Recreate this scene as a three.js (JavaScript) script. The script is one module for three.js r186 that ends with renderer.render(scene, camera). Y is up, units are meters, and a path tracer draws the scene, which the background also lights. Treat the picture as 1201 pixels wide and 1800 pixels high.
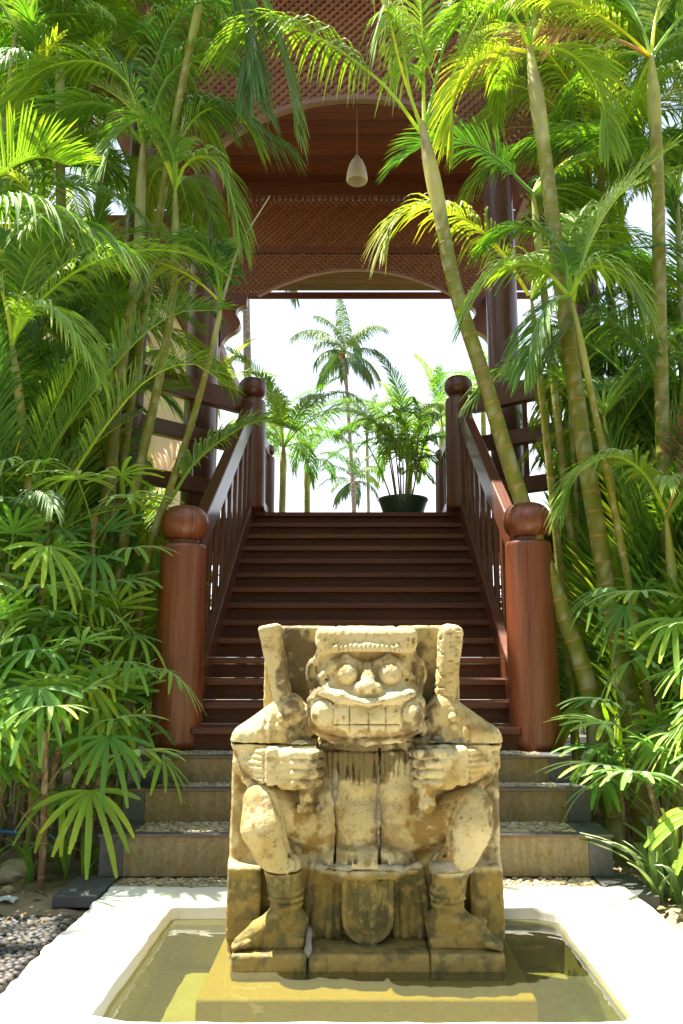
import * as THREE from 'three';
import { mergeGeometries } from 'three/addons/utils/BufferGeometryUtils.js';
import { RoundedBoxGeometry } from 'three/addons/geometries/RoundedBoxGeometry.js';

// ---------------------------------------------------------------- camera, sky, sun, exposure
const scene = new THREE.Scene();
const camera = new THREE.PerspectiveCamera(66.62, 1201 / 1800, 0.05, 900);
camera.position.set(0, 1.05, 0);
camera.rotation.set(THREE.MathUtils.degToRad(10.5), 0, 0);
camera.setViewOffset(1201, 1800, -25.5, 0, 1201, 1800);
camera.updateProjectionMatrix();

const renderer = new THREE.WebGLRenderer({ antialias: true });
renderer.setSize(683, 1024);
renderer.toneMapping = THREE.LinearToneMapping;
renderer.toneMappingExposure = 3.7;
renderer.shadowMap.enabled = true;

const SUN_DIR = new THREE.Vector3(-0.33, 1, -0.14).normalize();
const sun = new THREE.DirectionalLight(new THREE.Color(1.0, 0.93, 0.80), 5);
sun.position.copy(SUN_DIR).multiplyScalar(40).add(new THREE.Vector3(0, 0, -5));
sun.target.position.set(0, 0, -5);
sun.castShadow = true;
sun.shadow.mapSize.set(4096, 4096);
Object.assign(sun.shadow.camera, { left: -14, right: 14, top: 16, bottom: -16, near: 1, far: 80 });
sun.shadow.radius = 1;
scene.add(sun, sun.target);

{ // bright tropical sky: pale hazy horizon, blue overhead, wide soft glow round the high sun
  const W = 512, H = 256, d = new Float32Array(W * H * 4);
  for (let j = 0; j < H; j++) for (let i = 0; i < W; i++) {
    const el = ((j + 0.5) / H - 0.5) * Math.PI, az = ((i + 0.5) / W - 0.5) * 2 * Math.PI;
    const dir = new THREE.Vector3(Math.cos(el) * Math.cos(az), Math.sin(el), Math.cos(el) * Math.sin(az));
    const u = Math.max(0, dir.y), h = Math.pow(1 - u, 2.2);
    const c = Math.max(0, dir.dot(SUN_DIR)), g = 0.35 * Math.pow(c, 6) + 0.8 * Math.pow(c, 60);
    const k = (j * W + i) * 4;
    d[k] = 0.42 + 0.52 * h + g; d[k + 1] = 0.54 + 0.43 * h + g * 0.95; d[k + 2] = 0.74 + 0.26 * h + g * 0.84; d[k + 3] = 1;
    for (let q = 0; q < 3; q++) d[k + q] *= 0.40 + 0.32 * Math.pow(1 - u, 1.5);
    if (dir.y < 0) { const s = Math.max(0, 1 + dir.y * 6); for (let q = 0; q < 3; q++) d[k + q] = d[k + q] * s + 0.14 * (1 - s); }
  }
  const t = new THREE.DataTexture(d, W, H, THREE.RGBAFormat, THREE.FloatType);
  t.mapping = THREE.EquirectangularReflectionMapping; t.magFilter = THREE.LinearFilter; t.minFilter = THREE.LinearFilter; t.needsUpdate = true;
  scene.background = t; scene.environment = t;
}

// ---------------------------------------------------------------- helpers
let SEED = 12345;
const rnd = () => { SEED = (SEED + 0x6D2B79F5) | 0; let t = Math.imul(SEED ^ (SEED >>> 15), 1 | SEED); t = (t + Math.imul(t ^ (t >>> 7), 61 | t)) ^ t; return ((t ^ (t >>> 14)) >>> 0) / 4294967296; };
const rr = (a, b) => a + (b - a) * rnd();
const seed = s => { SEED = s; };
const V = (x, y, z) => new THREE.Vector3(x, y, z);
const clamp = (x, a, b) => x < a ? a : x > b ? b : x;
const mixn = (a, b, t) => a + (b - a) * t;
const sstep = (a, b, x) => { const t = clamp((x - a) / (b - a), 0, 1); return t * t * (3 - 2 * t); };
const h3 = (x, y, z) => { let n = Math.imul(x, 374761393) + Math.imul(y, 668265263) + Math.imul(z, 2147483647 ^ 0x5bd1e995) | 0; n = Math.imul(n ^ (n >>> 13), 1274126177); n ^= n >>> 16; return (n >>> 0) / 4294967296; };
function noise(x, y, z) {
  const X = Math.floor(x), Y = Math.floor(y), Z = Math.floor(z);
  let u = x - X, v = y - Y, w = z - Z; u = u * u * (3 - 2 * u); v = v * v * (3 - 2 * v); w = w * w * (3 - 2 * w);
  const a = mixn(mixn(h3(X, Y, Z), h3(X + 1, Y, Z), u), mixn(h3(X, Y + 1, Z), h3(X + 1, Y + 1, Z), u), v);
  const b = mixn(mixn(h3(X, Y, Z + 1), h3(X + 1, Y, Z + 1), u), mixn(h3(X, Y + 1, Z + 1), h3(X + 1, Y + 1, Z + 1), u), v);
  return mixn(a, b, w);
}
const fbm = (x, y, z, o = 4) => { let s = 0, a = 0.5, n = 0; for (let i = 0; i < o; i++) { s += a * noise(x, y, z); n += a; a *= 0.5; x = x * 2.03 + 7.1; y = y * 2.03 + 3.3; z = z * 2.03 + 1.7; } return s / n; };

const used = {};
function numbered(n) { if (!(n in used)) { used[n] = 0; return n; } used[n]++; return n + '_' + String(used[n]).padStart(3, '0'); }
function tag(o, label, category, group) { o.userData.label = label; o.userData.category = category; if (group) o.userData.group = group; return o; }
function thing(name, label, category, pos = [0, 0, 0], group) {
  const g = new THREE.Group(); g.name = numbered(name); g.position.set(...pos); scene.add(g); return tag(g, label, category, group);
}
function part(parent, name, geo, mat) {
  const m = new THREE.Mesh(geo, mat); m.name = name; m.castShadow = m.receiveShadow = true; parent.add(m); return m;
}
function single(name, geo, mat, label, category, group) { const m = part(scene, numbered(name), geo, mat); return tag(m, label, category, group); }
function structure(name, geo, mat) { const m = part(scene, numbered(name), geo, mat); m.userData.kind = 'structure'; return m; }

// uv in metres, u along the longest side (grain direction)
function grainUV(g, axis, off = 0) {
  const p = g.attributes.position, n = g.attributes.normal, uv = new Float32Array(p.count * 2);
  for (let i = 0; i < p.count; i++) {
    const c = [p.getX(i), p.getY(i), p.getZ(i)], nn = [Math.abs(n.getX(i)), Math.abs(n.getY(i)), Math.abs(n.getZ(i))];
    const o = [0, 1, 2].filter(k => k !== axis);
    const v = nn[o[0]] > nn[o[1]] ? c[o[1]] : c[o[0]];
    uv[2 * i] = c[axis] + off; uv[2 * i + 1] = v + off * 1.7;
  }
  g.setAttribute('uv', new THREE.BufferAttribute(uv, 2)); return g;
}
function slab(w, h, d, r = 0.004, off = 0) {   // softly rounded box with grain along its longest side
  const g = new RoundedBoxGeometry(w, h, d, 1, Math.min(r, w * 0.45, h * 0.45, d * 0.45));
  const a = w >= h && w >= d ? 0 : h >= d ? 1 : 2; return grainUV(g, a, off);
}
function box(w, h, d, off = 0) { const g = new THREE.BoxGeometry(w, h, d); const a = w >= h && w >= d ? 0 : h >= d ? 1 : 2; return grainUV(g, a, off); }
const at = (g, x, y, z) => g.translate(x, y, z);
function beam(a, b, w, h, r = 0.005) {       // bar between two points; w across, h in the vertical plane
  const A = V(...a), B = V(...b), L = A.distanceTo(B), g = slab(w, h, L, r, rnd() * 3);
  const m = new THREE.Matrix4().lookAt(B, A, V(0, 1, 0)); m.setPosition(A.clone().add(B).multiplyScalar(0.5)); return g.applyMatrix4(m);
}
function lathe(pts, seg = 32) { const g = new THREE.LatheGeometry(pts.map(p => new THREE.Vector2(p[0], p[1])), seg); const p = g.attributes.position, uv = g.attributes.uv; for (let i = 0; i < p.count; i++) uv.setXY(i, p.getY(i), uv.getX(i) * 0.9); return g; }
function colorize(g, f) { const p = g.attributes.position, c = new Float32Array(p.count * 3); for (let i = 0; i < p.count; i++) { const q = f(p.getX(i), p.getY(i), p.getZ(i), i); c[3 * i] = q[0]; c[3 * i + 1] = q[1]; c[3 * i + 2] = q[2]; } g.setAttribute('color', new THREE.BufferAttribute(c, 3)); return g; }
const mixc = (a, b, t) => [mixn(a[0], b[0], t), mixn(a[1], b[1], t), mixn(a[2], b[2], t)];

// ---------------------------------------------------------------- textures
function tex(W, H, f, srgb, rep = 1) {       // f(u, v) -> [r, g, b] in 0..1, tiles by wrapped noise inside f
  const d = new Uint8Array(W * H * 4);
  for (let j = 0; j < H; j++) for (let i = 0; i < W; i++) { const c = f(i / W, j / H), k = (j * W + i) * 4; d[k] = clamp(c[0], 0, 1) * 255; d[k + 1] = clamp(c[1], 0, 1) * 255; d[k + 2] = clamp(c[2], 0, 1) * 255; d[k + 3] = 255; }
  const t = new THREE.DataTexture(d, W, H); t.wrapS = t.wrapT = THREE.RepeatWrapping; t.magFilter = THREE.LinearFilter; t.minFilter = THREE.LinearMipmapLinearFilter; t.generateMipmaps = true;
  if (srgb) t.colorSpace = THREE.SRGBColorSpace; t.repeat.set(rep, rep); t.needsUpdate = true; return t;
}
const tile = (u, v, fu, fv, z, o = 4) => { // periodic noise from a torus
  const a = u * 2 * Math.PI, b = v * 2 * Math.PI, R = fu / (2 * Math.PI), S = fv / (2 * Math.PI);
  return 0.5 * fbm(Math.cos(a) * R + 11, Math.sin(a) * R + Math.cos(b) * S + z, Math.sin(b) * S + 5, o) + 0.5 * fbm(Math.cos(a) * R + Math.sin(b) * S + 31, Math.sin(a) * R + z, Math.cos(b) * S + 15, o);
};
// wood: 2 m along u, 0.5 m along v
const grain = (u, v) => { const w = tile(u, v, 6, 5, 3, 3); const s = tile(u, v + w * 0.10, 5, 90, 9, 3), f = tile(u, v, 24, 260, 17, 2); return clamp(0.5 + (s - 0.5) * 1.6 + (f - 0.5) * 0.9, 0, 1); };
const woodTex = tex(512, 512, (u, v) => { const g = grain(u, v), b = tile(u, v, 4, 3, 21, 3); const k = 0.62 + 0.30 * g + 0.22 * (b - 0.5); return [k, k * (0.95 + 0.03 * g), k * 0.93]; }, true);
woodTex.repeat.set(0.5, 2);
const woodBump = tex(512, 512, (u, v) => { const g = grain(u, v); return [g, g, g]; }, false); woodBump.repeat.set(0.5, 2);
const newelTex = tex(512, 512, (u, v) => { const g = grain(u, v), b = tile(u, v, 3, 7, 41, 4), w = tile(u, v, 9, 40, 33, 3), cr = sstep(0.63, 0.70, tile(u, v, 3, 60, 51, 3)); let k = 0.68 + 0.2 * g + 0.35 * (b - 0.5) + 0.12 * (w - 0.5); k *= 1 - 0.3 * cr; return [k, k * (0.9 + 0.12 * b), k * (0.85 + 0.15 * b)]; }, true); newelTex.repeat.set(0.5, 1.1);
const roughStone = tex(512, 512, (u, v) => { const a = tile(u, v, 14, 14, 2, 5), b = tile(u, v, 60, 60, 8, 3); const k = a * 0.65 + b * 0.35; return [k, k, k]; }, false);
const plasterTex = tex(512, 512, (u, v) => {
  const a = tile(u, v, 5, 5, 2, 5), b = tile(u, v, 22, 14, 8, 4), c = tile(u, v, 90, 90, 4, 2), st = tile(u, v, 60, 5, 14, 3);
  const k = 0.72 + 0.5 * (a - 0.5) + 0.35 * (b - 0.5) + 0.25 * (c - 0.5) + 0.25 * (st - 0.5); const o = sstep(0.48, 0.62, b * 0.6 + a * 0.4);
  return [k * mixn(1, 0.88, o), k * mixn(0.96, 0.80, o), k * mixn(0.86, 0.62, o)];
}, true);
const slateTex = tex(256, 256, (u, v) => { const a = tile(u, v, 6, 6, 3, 4), b = tile(u, v, 50, 50, 6, 3); const k = 0.75 + 0.4 * (a - 0.5) + 0.35 * (b - 0.5); return [k, k, k]; }, true);

const stoneBump = tex(512, 512, (u, v) => { const a = tile(u, v, 10, 10, 2, 4), b = tile(u, v, 45, 45, 8, 3), c = tile(u, v, 70, 16, 18, 3); const k = a * 0.4 + b * 0.35 + c * 0.25 - 0.5 * sstep(0.60, 0.68, b); return [k, k, k]; }, false); stoneBump.repeat.set(2.2, 2.2);
const wood = (r, g, b, o = {}) => new THREE.MeshPhysicalMaterial(Object.assign({ color: new THREE.Color().setRGB(r, g, b), map: woodTex, bumpMap: woodBump, bumpScale: 0.0015, roughness: 0.5, clearcoat: 0.15, clearcoatRoughness: 0.3 }, o));
const M = {
  newel: [wood(0.34, 0.098, 0.032, { map: newelTex, roughness: 0.45, clearcoat: 0.5, clearcoatRoughness: 0.27 }), wood(0.32, 0.09, 0.03, { map: newelTex, roughness: 0.45, clearcoat: 0.5, clearcoatRoughness: 0.25 })],
  tread: [wood(0.24, 0.062, 0.022, { clearcoat: 0.05, roughness: 0.6 }), wood(0.19, 0.055, 0.021, { clearcoat: 0.05, roughness: 0.6 }), wood(0.25, 0.085, 0.026, { clearcoat: 0.05, roughness: 0.6 })],
  riser: [wood(0.21, 0.068, 0.024, { clearcoat: 0, roughness: 0.75 }), wood(0.18, 0.062, 0.022, { clearcoat: 0, roughness: 0.75 }), wood(0.23, 0.07, 0.024, { clearcoat: 0, roughness: 0.75 })],
  dark: [wood(0.25, 0.072, 0.026, { clearcoat: 0.6, clearcoatRoughness: 0.18 }), wood(0.22, 0.064, 0.024, { clearcoat: 0.6, clearcoatRoughness: 0.2 })],
  lattice: [wood(0.42, 0.145, 0.03, { clearcoat: 0 }), wood(0.35, 0.115, 0.025, { clearcoat: 0 }), wood(0.46, 0.17, 0.04, { clearcoat: 0 })],
  latticeBack: [wood(0.40, 0.135, 0.03, { clearcoat: 0 }), wood(0.35, 0.115, 0.025, { clearcoat: 0 })],
  ceil: [wood(0.26, 0.07, 0.026), wood(0.21, 0.055, 0.022), wood(0.29, 0.08, 0.03)],
  soffit: [wood(0.24, 0.06, 0.018), wood(0.20, 0.05, 0.016)],
  trim: wood(0.42, 0.20, 0.12, { clearcoat: 0.1 }),
  stone: new THREE.MeshStandardMaterial({ vertexColors: true, roughness: 0.88, bumpMap: stoneBump, bumpScale: 0.005 }),
  wet: new THREE.MeshPhysicalMaterial({ vertexColors: true, bumpMap: stoneBump, bumpScale: 0.004, roughness: 0.75, clearcoat: 0.2, clearcoatRoughness: 0.35 }),
  coping: new THREE.MeshStandardMaterial({ vertexColors: true, roughness: 0.85, bumpMap: roughStone, bumpScale: 0.006 }),
  plaster: [0, 1, 2].map(i => new THREE.MeshStandardMaterial({ color: new THREE.Color().setRGB([0.50, 0.44, 0.46][i], [0.45, 0.385, 0.405][i], [0.31, 0.25, 0.265][i]), map: plasterTex, bumpMap: roughStone, bumpScale: 0.003, roughness: 0.9 })),
  slate: new THREE.MeshStandardMaterial({ color: new THREE.Color().setRGB(0.17, 0.172, 0.178), map: slateTex, bumpMap: roughStone, bumpScale: 0.002, roughness: 0.7 }),
  nosing: new THREE.MeshStandardMaterial({ color: new THREE.Color().setRGB(0.34, 0.22, 0.12), map: slateTex, roughness: 0.85 }),
  pebble: new THREE.MeshStandardMaterial({ color: 0xffffff, roughness: 0.6 }),
  soil: new THREE.MeshStandardMaterial({ vertexColors: true, roughness: 0.95, bumpMap: roughStone, bumpScale: 0.02 }),
};
// ---------------------------------------------------------------- ground
const POOL = { x0: -1.10, x1: 1.21, z0: -3.84, z1: -2.02 };   // outer rim of the basin
{
  const xs = [-300, -120, -50, -22, -12, -8], zs = [-320, -140, -60, -30, -18, -12, -9];
  for (let x = -6; x <= 6.001; x += 0.07) xs.push(x); xs.push(8, 12, 22, 50, 120, 300);
  for (let z = -7.6; z <= -0.6; z += 0.07) zs.push(z); zs.push(0, 2, 6, 15, 40, 120, 300);
  for (const v of [POOL.x0, POOL.x1]) { xs.push(v); } for (const v of [POOL.z0, POOL.z1]) zs.push(v);
  xs.sort((a, b) => a - b); zs.sort((a, b) => a - b);
  const pos = [], idx = [], uv = [];
  for (const z of zs) for (const x of xs) {
    const near = sstep(7, 5, Math.abs(x)) * sstep(-8.5, -7, z) * sstep(0.5, -1, z);
    const bed = Math.abs(x) > 1.3 && z < -3.0 ? 1 : 0.25;
    const y = -0.075 + near * bed * (0.09 * (fbm(x * 1.3 + 4, z * 1.3, 2) - 0.45) + 0.05 * (fbm(x * 6, z * 6, 9, 3) - 0.5) + 0.035 * (noise(x * 22, z * 22, 1) - 0.5));
    pos.push(x, y, z); uv.push(x, z);
  }
  const nx = xs.length;
  for (let j = 0; j < zs.length - 1; j++) for (let i = 0; i < nx - 1; i++) {
    const cx = (xs[i] + xs[i + 1]) / 2, cz = (zs[j] + zs[j + 1]) / 2;
    if (cx > POOL.x0 && cx < POOL.x1 && cz > POOL.z0 && cz < POOL.z1) continue;
    const a = j * nx + i; idx.push(a, a + nx, a + 1, a + 1, a + nx, a + nx + 1);
  }
  const g = new THREE.BufferGeometry();
  g.setAttribute('position', new THREE.Float32BufferAttribute(pos, 3)); g.setAttribute('uv', new THREE.Float32BufferAttribute(uv, 2)); g.setIndex(idx); g.computeVertexNormals();
  colorize(g, (x, y, z) => {
    const a = fbm(x * 2.5, z * 2.5, 3), b = fbm(x * 14, z * 14, 8), c = noise(x * 60, z * 60, 4);
    let k = mixc([0.20, 0.145, 0.085], [0.36, 0.28, 0.18], clamp(a * 0.8 + b * 0.6 - 0.25, 0, 1));
    if (Math.abs(x) > 9 || z < -8 || z > 1) k = mixc([0.16, 0.14, 0.075], [0.22, 0.175, 0.11], a);
    return k.map(q => q * (0.8 + 0.4 * c));
  });
  structure('ground', g, M.soil);
}
// leaf litter and chips on the planting beds
{
  seed(77);
  const g = new THREE.PlaneGeometry(0.05, 0.016, 3, 1); { const p = g.attributes.position; for (let i = 0; i < p.count; i++) { const x = p.getX(i) / 0.025; p.setZ(i, 0.008 * (1 - x * x)); p.setY(i, p.getY(i) * (1 - 0.75 * x * x)); } g.computeVertexNormals(); }
  g.rotateX(-Math.PI / 2);
  const N = 1500, im = new THREE.InstancedMesh(g, new THREE.MeshStandardMaterial({ color: 0xffffff, roughness: 0.9 }), N), o = new THREE.Object3D(), c = new THREE.Color();
  for (let i = 0; i < N; i++) {
    const s = rnd() < 0.5 ? -1 : 1; o.position.set(s * rr(1.32, 4.2), -0.055 + rr(0, 0.02), rr(-6.4, -3.0)); o.rotation.set(rr(-0.5, 0.5), rr(0, 6.3), rr(-0.5, 0.5)); o.scale.setScalar(rr(0.5, 1.5)); o.updateMatrix(); im.setMatrixAt(i, o.matrix);
    const k = rnd(); c.setRGB(mixn(0.16, 0.42, k), mixn(0.10, 0.30, k), mixn(0.05, 0.16, k)); im.setColorAt(i, c);
  }
  im.name = 'leaf_litter'; im.userData = { kind: 'stuff', label: 'brown dry leaf bits scattered over the planting soil', category: 'leaf litter' }; scene.add(im);
}

// ---------------------------------------------------------------- fountain basin
const POOLX = 0.033, WATER_Y = -0.052;
{
  const t = thing('fountain_basin', 'white stone coping around a shallow green water basin at the foot of the steps', 'basin');
  // coping: ring swept from inner outline to ragged outer outline
  const ix0 = -0.79, ix1 = 0.855, iz0 = -3.585, iz1 = -2.50, ch = 0.085;
  const inner = [], push = (x, z) => inner.push([x, z]);
  const poly = [[ix0 + ch * 0.3, iz0], [ix1 - ch, iz0], [ix1, iz0 + ch * 0.6], [ix1, iz1 - ch], [ix1 - ch, iz1], [ix0 + ch * 1.6, iz1], [ix0, iz1 - ch * 0.5], [ix0, iz0 + ch * 0.25]];
  for (let k = 0; k < poly.length; k++) { const a = poly[k], b = poly[(k + 1) % poly.length], n = Math.max(2, Math.ceil(Math.hypot(b[0] - a[0], b[1] - a[1]) / 0.025)); for (let i = 0; i < n; i++) push(mixn(a[0], b[0], i / n), mixn(a[1], b[1], i / n)); }
  const N = inner.length, cx = POOLX, cz = -3.0, ox0 = -1.145, ox1 = 1.26, oz0 = -3.87, oz1 = -2.0;
  // outer point for each inner point: nearest point on the outer rectangle in the ray from the centre
  const outer = inner.map(([x, z]) => {
    const dx = x - cx, dz = z - cz; const s = Math.min(dx > 0 ? (ox1 - cx) / dx : (ox0 - cx) / dx, dz > 0 ? (oz1 - cz) / dz : (oz0 - cz) / dz);
    let X = cx + dx * s, Z = cz + dz * s; const w = 0.035 * (fbm(X * 5, Z * 5, 1, 3) - 0.5) + 0.02 * (noise(X * 22, Z * 22, 4) - 0.5) + (X < -0.9 ? 0.09 * Math.max(0, fbm(X * 4, Z * 3.2, 7, 3) - 0.5) : 0);
    const l = Math.hypot(dx, dz); return [X - dx / l * w * 1.6, Z - dz / l * w * 1.6];
  });
  // the section runs: inner face bottom, inner lip, top (several rows), outer lip, outer bottom
  const rows = [[0.0, -0.075, 0.012], [0.0, -0.030, 0.0], [0.0, -0.008, 0.0], [0.018, 0.006, 0], [0.2, 0.010, 0], [0.5, 0.012, 0], [0.8, 0.010, 0], [0.955, 0.004, 0], [0.995, -0.014, 0], [1.0, -0.05, 0], [0.99, -0.13, 0]];
  const pos = [], idx = [], uv = [];
  rows.forEach(([f, y], j) => { for (let i = 0; i <= N; i++) { const k = i % N, X = mixn(inner[k][0], outer[k][0], f), Z = mixn(inner[k][1], outer[k][1], f); const e = (fbm(X * 9, y * 30, Z * 9, 3) - 0.5) * 0.008 + (fbm(X * 3, 4, Z * 3, 2) - 0.5) * 0.012 * (f > 0.1 ? 1 : 0.3); pos.push(X + (f === 0 ? (fbm(X * 12, 3, Z * 12, 2) - 0.5) * 0.012 : 0), y + e, Z); uv.push(X, Z); } });
  for (let j = 0; j < rows.length - 1; j++) for (let i = 0; i < N; i++) { const a = j * (N + 1) + i, b = a + N + 1; idx.push(a, b, a + 1, a + 1, b, b + 1); }
  const g = new THREE.BufferGeometry(); g.setAttribute('position', new THREE.Float32BufferAttribute(pos, 3)); g.setAttribute('uv', new THREE.Float32BufferAttribute(uv, 2)); g.setIndex(idx); g.computeVertexNormals();
  colorize(g, (x, y, z) => { const a = fbm(x * 3, y * 3, z * 3), b = fbm(x * 15, y * 15, z * 15); const s = sstep(0.52, 0.7, a * 0.6 + b * 0.4); return mixc([0.80, 0.77, 0.70], [0.66, 0.60, 0.46], s); });
  part(t, 'coping', g, M.coping);
  // inner walls and floor
  const wp = [], wi = [], wu = [], D = [-0.03, -0.075, -0.14, -0.22, -0.30];
  D.forEach((y, j) => { for (let i = 0; i <= N; i++) { const k = i % N, [x, z] = inner[k], o = 1.028 - j * 0.004; wp.push(cx + (x - cx) * o, y, cz + (z - cz) * o); wu.push(i * 0.025, y); } });
  for (let j = 0; j < D.length - 1; j++) for (let i = 0; i < N; i++) { const a = j * (N + 1) + i, b = a + N + 1; wi.push(a, a + 1, b, a + 1, b + 1, b); }
  const wg = new THREE.BufferGeometry(); wg.setAttribute('position', new THREE.Float32BufferAttribute(wp, 3)); wg.setAttribute('uv', new THREE.Float32BufferAttribute(wu, 2)); wg.setIndex(wi); wg.computeVertexNormals();
  const algae = (x, y, z) => { const a = fbm(x * 4, y * 4, z * 4), b = fbm(x * 20, y * 20, z * 20); return mixc([0.40, 0.36, 0.17], [0.22, 0.21, 0.09], clamp(a * 1.2 + b * 0.5 - 0.35, 0, 1)); };
  part(t, 'basin_wall', colorize(wg, algae), M.wet);
  const fg = new THREE.PlaneGeometry(1.9, 1.35, 76, 54); fg.rotateX(-Math.PI / 2); fg.translate(POOLX, -0.25, -3.04);
  part(t, 'basin_floor', colorize(fg, (x, y, z) => { const a = fbm(x * 3, 2, z * 3), b = fbm(x * 18, 5, z * 18); return mixc([0.55, 0.51, 0.25], [0.34, 0.33, 0.15], clamp(a * 1.3 + b * 0.6 - 0.4, 0, 1)); }), M.wet);
  const pg = new RoundedBoxGeometry(1.15, 0.22, 0.64, 2, 0.012); pg.translate(0.035, -0.082 - 0.11, -3.19);
  const q = pg.toNonIndexed ? pg : pg; part(t, 'plinth', colorize(q, (x, y, z) => { const a = fbm(x * 6, y * 6, z * 6), b = fbm(x * 25, y * 25, z * 25); return mixc([0.66, 0.43, 0.11], [0.42, 0.31, 0.10], clamp(a + b * 0.6 - 0.4, 0, 1)); }), M.wet);
}
{ // still water with faint ripples
  const rip = tex(512, 512, (u, v) => { const a = tile(u, v, 9, 9, 3, 3), b = tile(u, v, 26, 26, 6, 2); const k = a * 0.75 + b * 0.25; return [k, k, k]; }, false);
  const g = new THREE.PlaneGeometry(1.72, 1.16, 1, 1); g.rotateX(-Math.PI / 2); g.translate(POOLX, WATER_Y, -3.03);
  const w = structure('water', g, new THREE.MeshPhysicalMaterial({ color: new THREE.Color().setRGB(0.52, 0.54, 0.31), transmission: 0.92, thickness: 0, roughness: 0.03, ior: 1.33, bumpMap: rip, bumpScale: 0.006 }));
}
{ // fallen leaf blade lying on the coping
  const g = new THREE.BoxGeometry(0.085, 0.003, 0.006, 6, 1, 1); const p = g.attributes.position; for (let i = 0; i < p.count; i++) { const x = p.getX(i) / 0.0425; p.setY(i, p.getY(i) + 0.004 * x * x); p.setZ(i, p.getZ(i) * (1 - 0.7 * x * x)); } g.computeVertexNormals();
  const m = single('fallen_leaf', g, new THREE.MeshStandardMaterial({ color: 0x8a6a2a, roughness: 0.9 }), 'thin dry brown leaf blade lying on the white coping', 'leaf'); m.position.set(1.07, 0.024, -3.52); m.rotation.y = -0.25;
}

// ---------------------------------------------------------------- stone steps
function pebbleField(parent, x0, x1, z0, z1, y, pal, size, s0, flat = 0.55) {
  seed(s0); const g = new THREE.IcosahedronGeometry(1, 1), cells = []; const px = size * 1.75, pz = size * 1.35;
  for (let z = z0 + pz / 2, r = 0; z < z1; z += pz, r++) for (let x = x0 + px / 2 + (r % 2) * px * 0.5; x < x1; x += px) cells.push([x + rr(-0.25, 0.25) * px, z + rr(-0.25, 0.25) * pz]);
  const im = new THREE.InstancedMesh(g, M.pebble, cells.length), o = new THREE.Object3D(), c = new THREE.Color();
  cells.forEach(([x, z], i) => { o.position.set(x, y + rr(-0.003, 0.003), z); o.rotation.set(rr(-0.2, 0.2), rr(-0.7, 0.7), rr(-0.2, 0.2)); const s = size * rr(0.75, 1.15); o.scale.set(s * rr(0.9, 1.25), s * flat, s * rr(0.6, 0.85)); o.updateMatrix(); im.setMatrixAt(i, o.matrix); const p = pal[Math.floor(rnd() * pal.length)], k = rr(0.8, 1.15); c.setRGB(p[0] * k, p[1] * k, p[2] * k); im.setColorAt(i, c); });
  im.name = 'pebbles'; im.userData.kind = 'stuff'; im.castShadow = im.receiveShadow = true; parent.add(im); return im;
}
const PEB = [[0.42, 0.35, 0.20], [0.34, 0.28, 0.16], [0.50, 0.43, 0.28], [0.27, 0.21, 0.11], [0.38, 0.33, 0.23]];
const STEP_TOP = 0.507;
{
  const t = thing('stone_steps', 'three tan plaster steps with pebble treads and slate corner tiles below the wooden stair', 'steps');
  const lev = [[1.252, -4.048, 0, 0.196, -4.33], [1.232, -4.33, 0.196, 0.365, -4.52], [1.19, -4.52, 0.365, 0.507, -5.25]];
  lev.forEach(([hw, z, y0, y1, zb], i) => {
    const h = y1 - y0, zend = -5.3, ew = 0.115;
    part(t, 'step_core', at(box(hw * 2 - 0.03, h, zend < z ? z - zend - 0.02 : 0.3), 0, y0 + h / 2 - 0.016, (z + zend) / 2 - 0.008), M.plaster[1]);
    part(t, 'riser_panel', at(box(hw * 2 - ew * 2 - 0.004, h - 0.014, 0.014, i), 0, y0 + h / 2 - 0.007, z - 0.001), M.plaster[i]);
    for (const s of [-1, 1]) {
      part(t, 'corner_tile', at(slab(ew, h - 0.014, 0.018, 0.002), s * (hw - ew / 2), y0 + h / 2 - 0.007, z), M.slate);
      part(t, 'side_tile', at(slab(0.014, h - 0.014, z - zb - 0.02, 0.002), s * (hw - 0.004), y0 + h / 2 - 0.007, (z + zb) / 2 - 0.004), M.slate);
      part(t, 'edge_tile', at(slab(0.15, 0.016, z - zb - 0.048, 0.003), s * (hw - 0.068), y1 - 0.008, (z + zb) / 2 - 0.02), M.slate);
    }
    part(t, 'nosing', at(slab(hw * 2 + 0.02, 0.017, 0.055, 0.004), 0, y1 - 0.0085, z - 0.013), M.slate);
    part(t, 'nosing_edge', at(box(hw * 2 + 0.016, 0.009, 0.006), 0, y1 - 0.0075, z + 0.0165), M.nosing);
    part(t, 'pebble_bed', at(box(hw * 2 - 0.29, 0.012, z - zb - 0.05), 0, y1 - 0.012, (z + zb) / 2 - 0.02), M.plaster[0]);
    pebbleField(t, -hw + 0.15, hw - 0.15, Math.max(zb, -4.9), z - 0.045, y1 - 0.004, PEB, 0.0135, 500 + i, 0.4);
  });
  // apron at the foot of the steps
  part(t, 'apron', at(box(2.3, 0.07, 0.2), 0, -0.047, -3.955), M.plaster[1]);
  pebbleField(t, -1.14, 1.14, -4.045, -3.865, -0.009, PEB, 0.015, 520, 0.4);
  for (const s of [-1, 1]) part(t, 'apron_tile', at(slab(0.20, 0.05, 0.34, 0.004), s * 1.255, -0.026, -3.90), M.slate);
}
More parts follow.
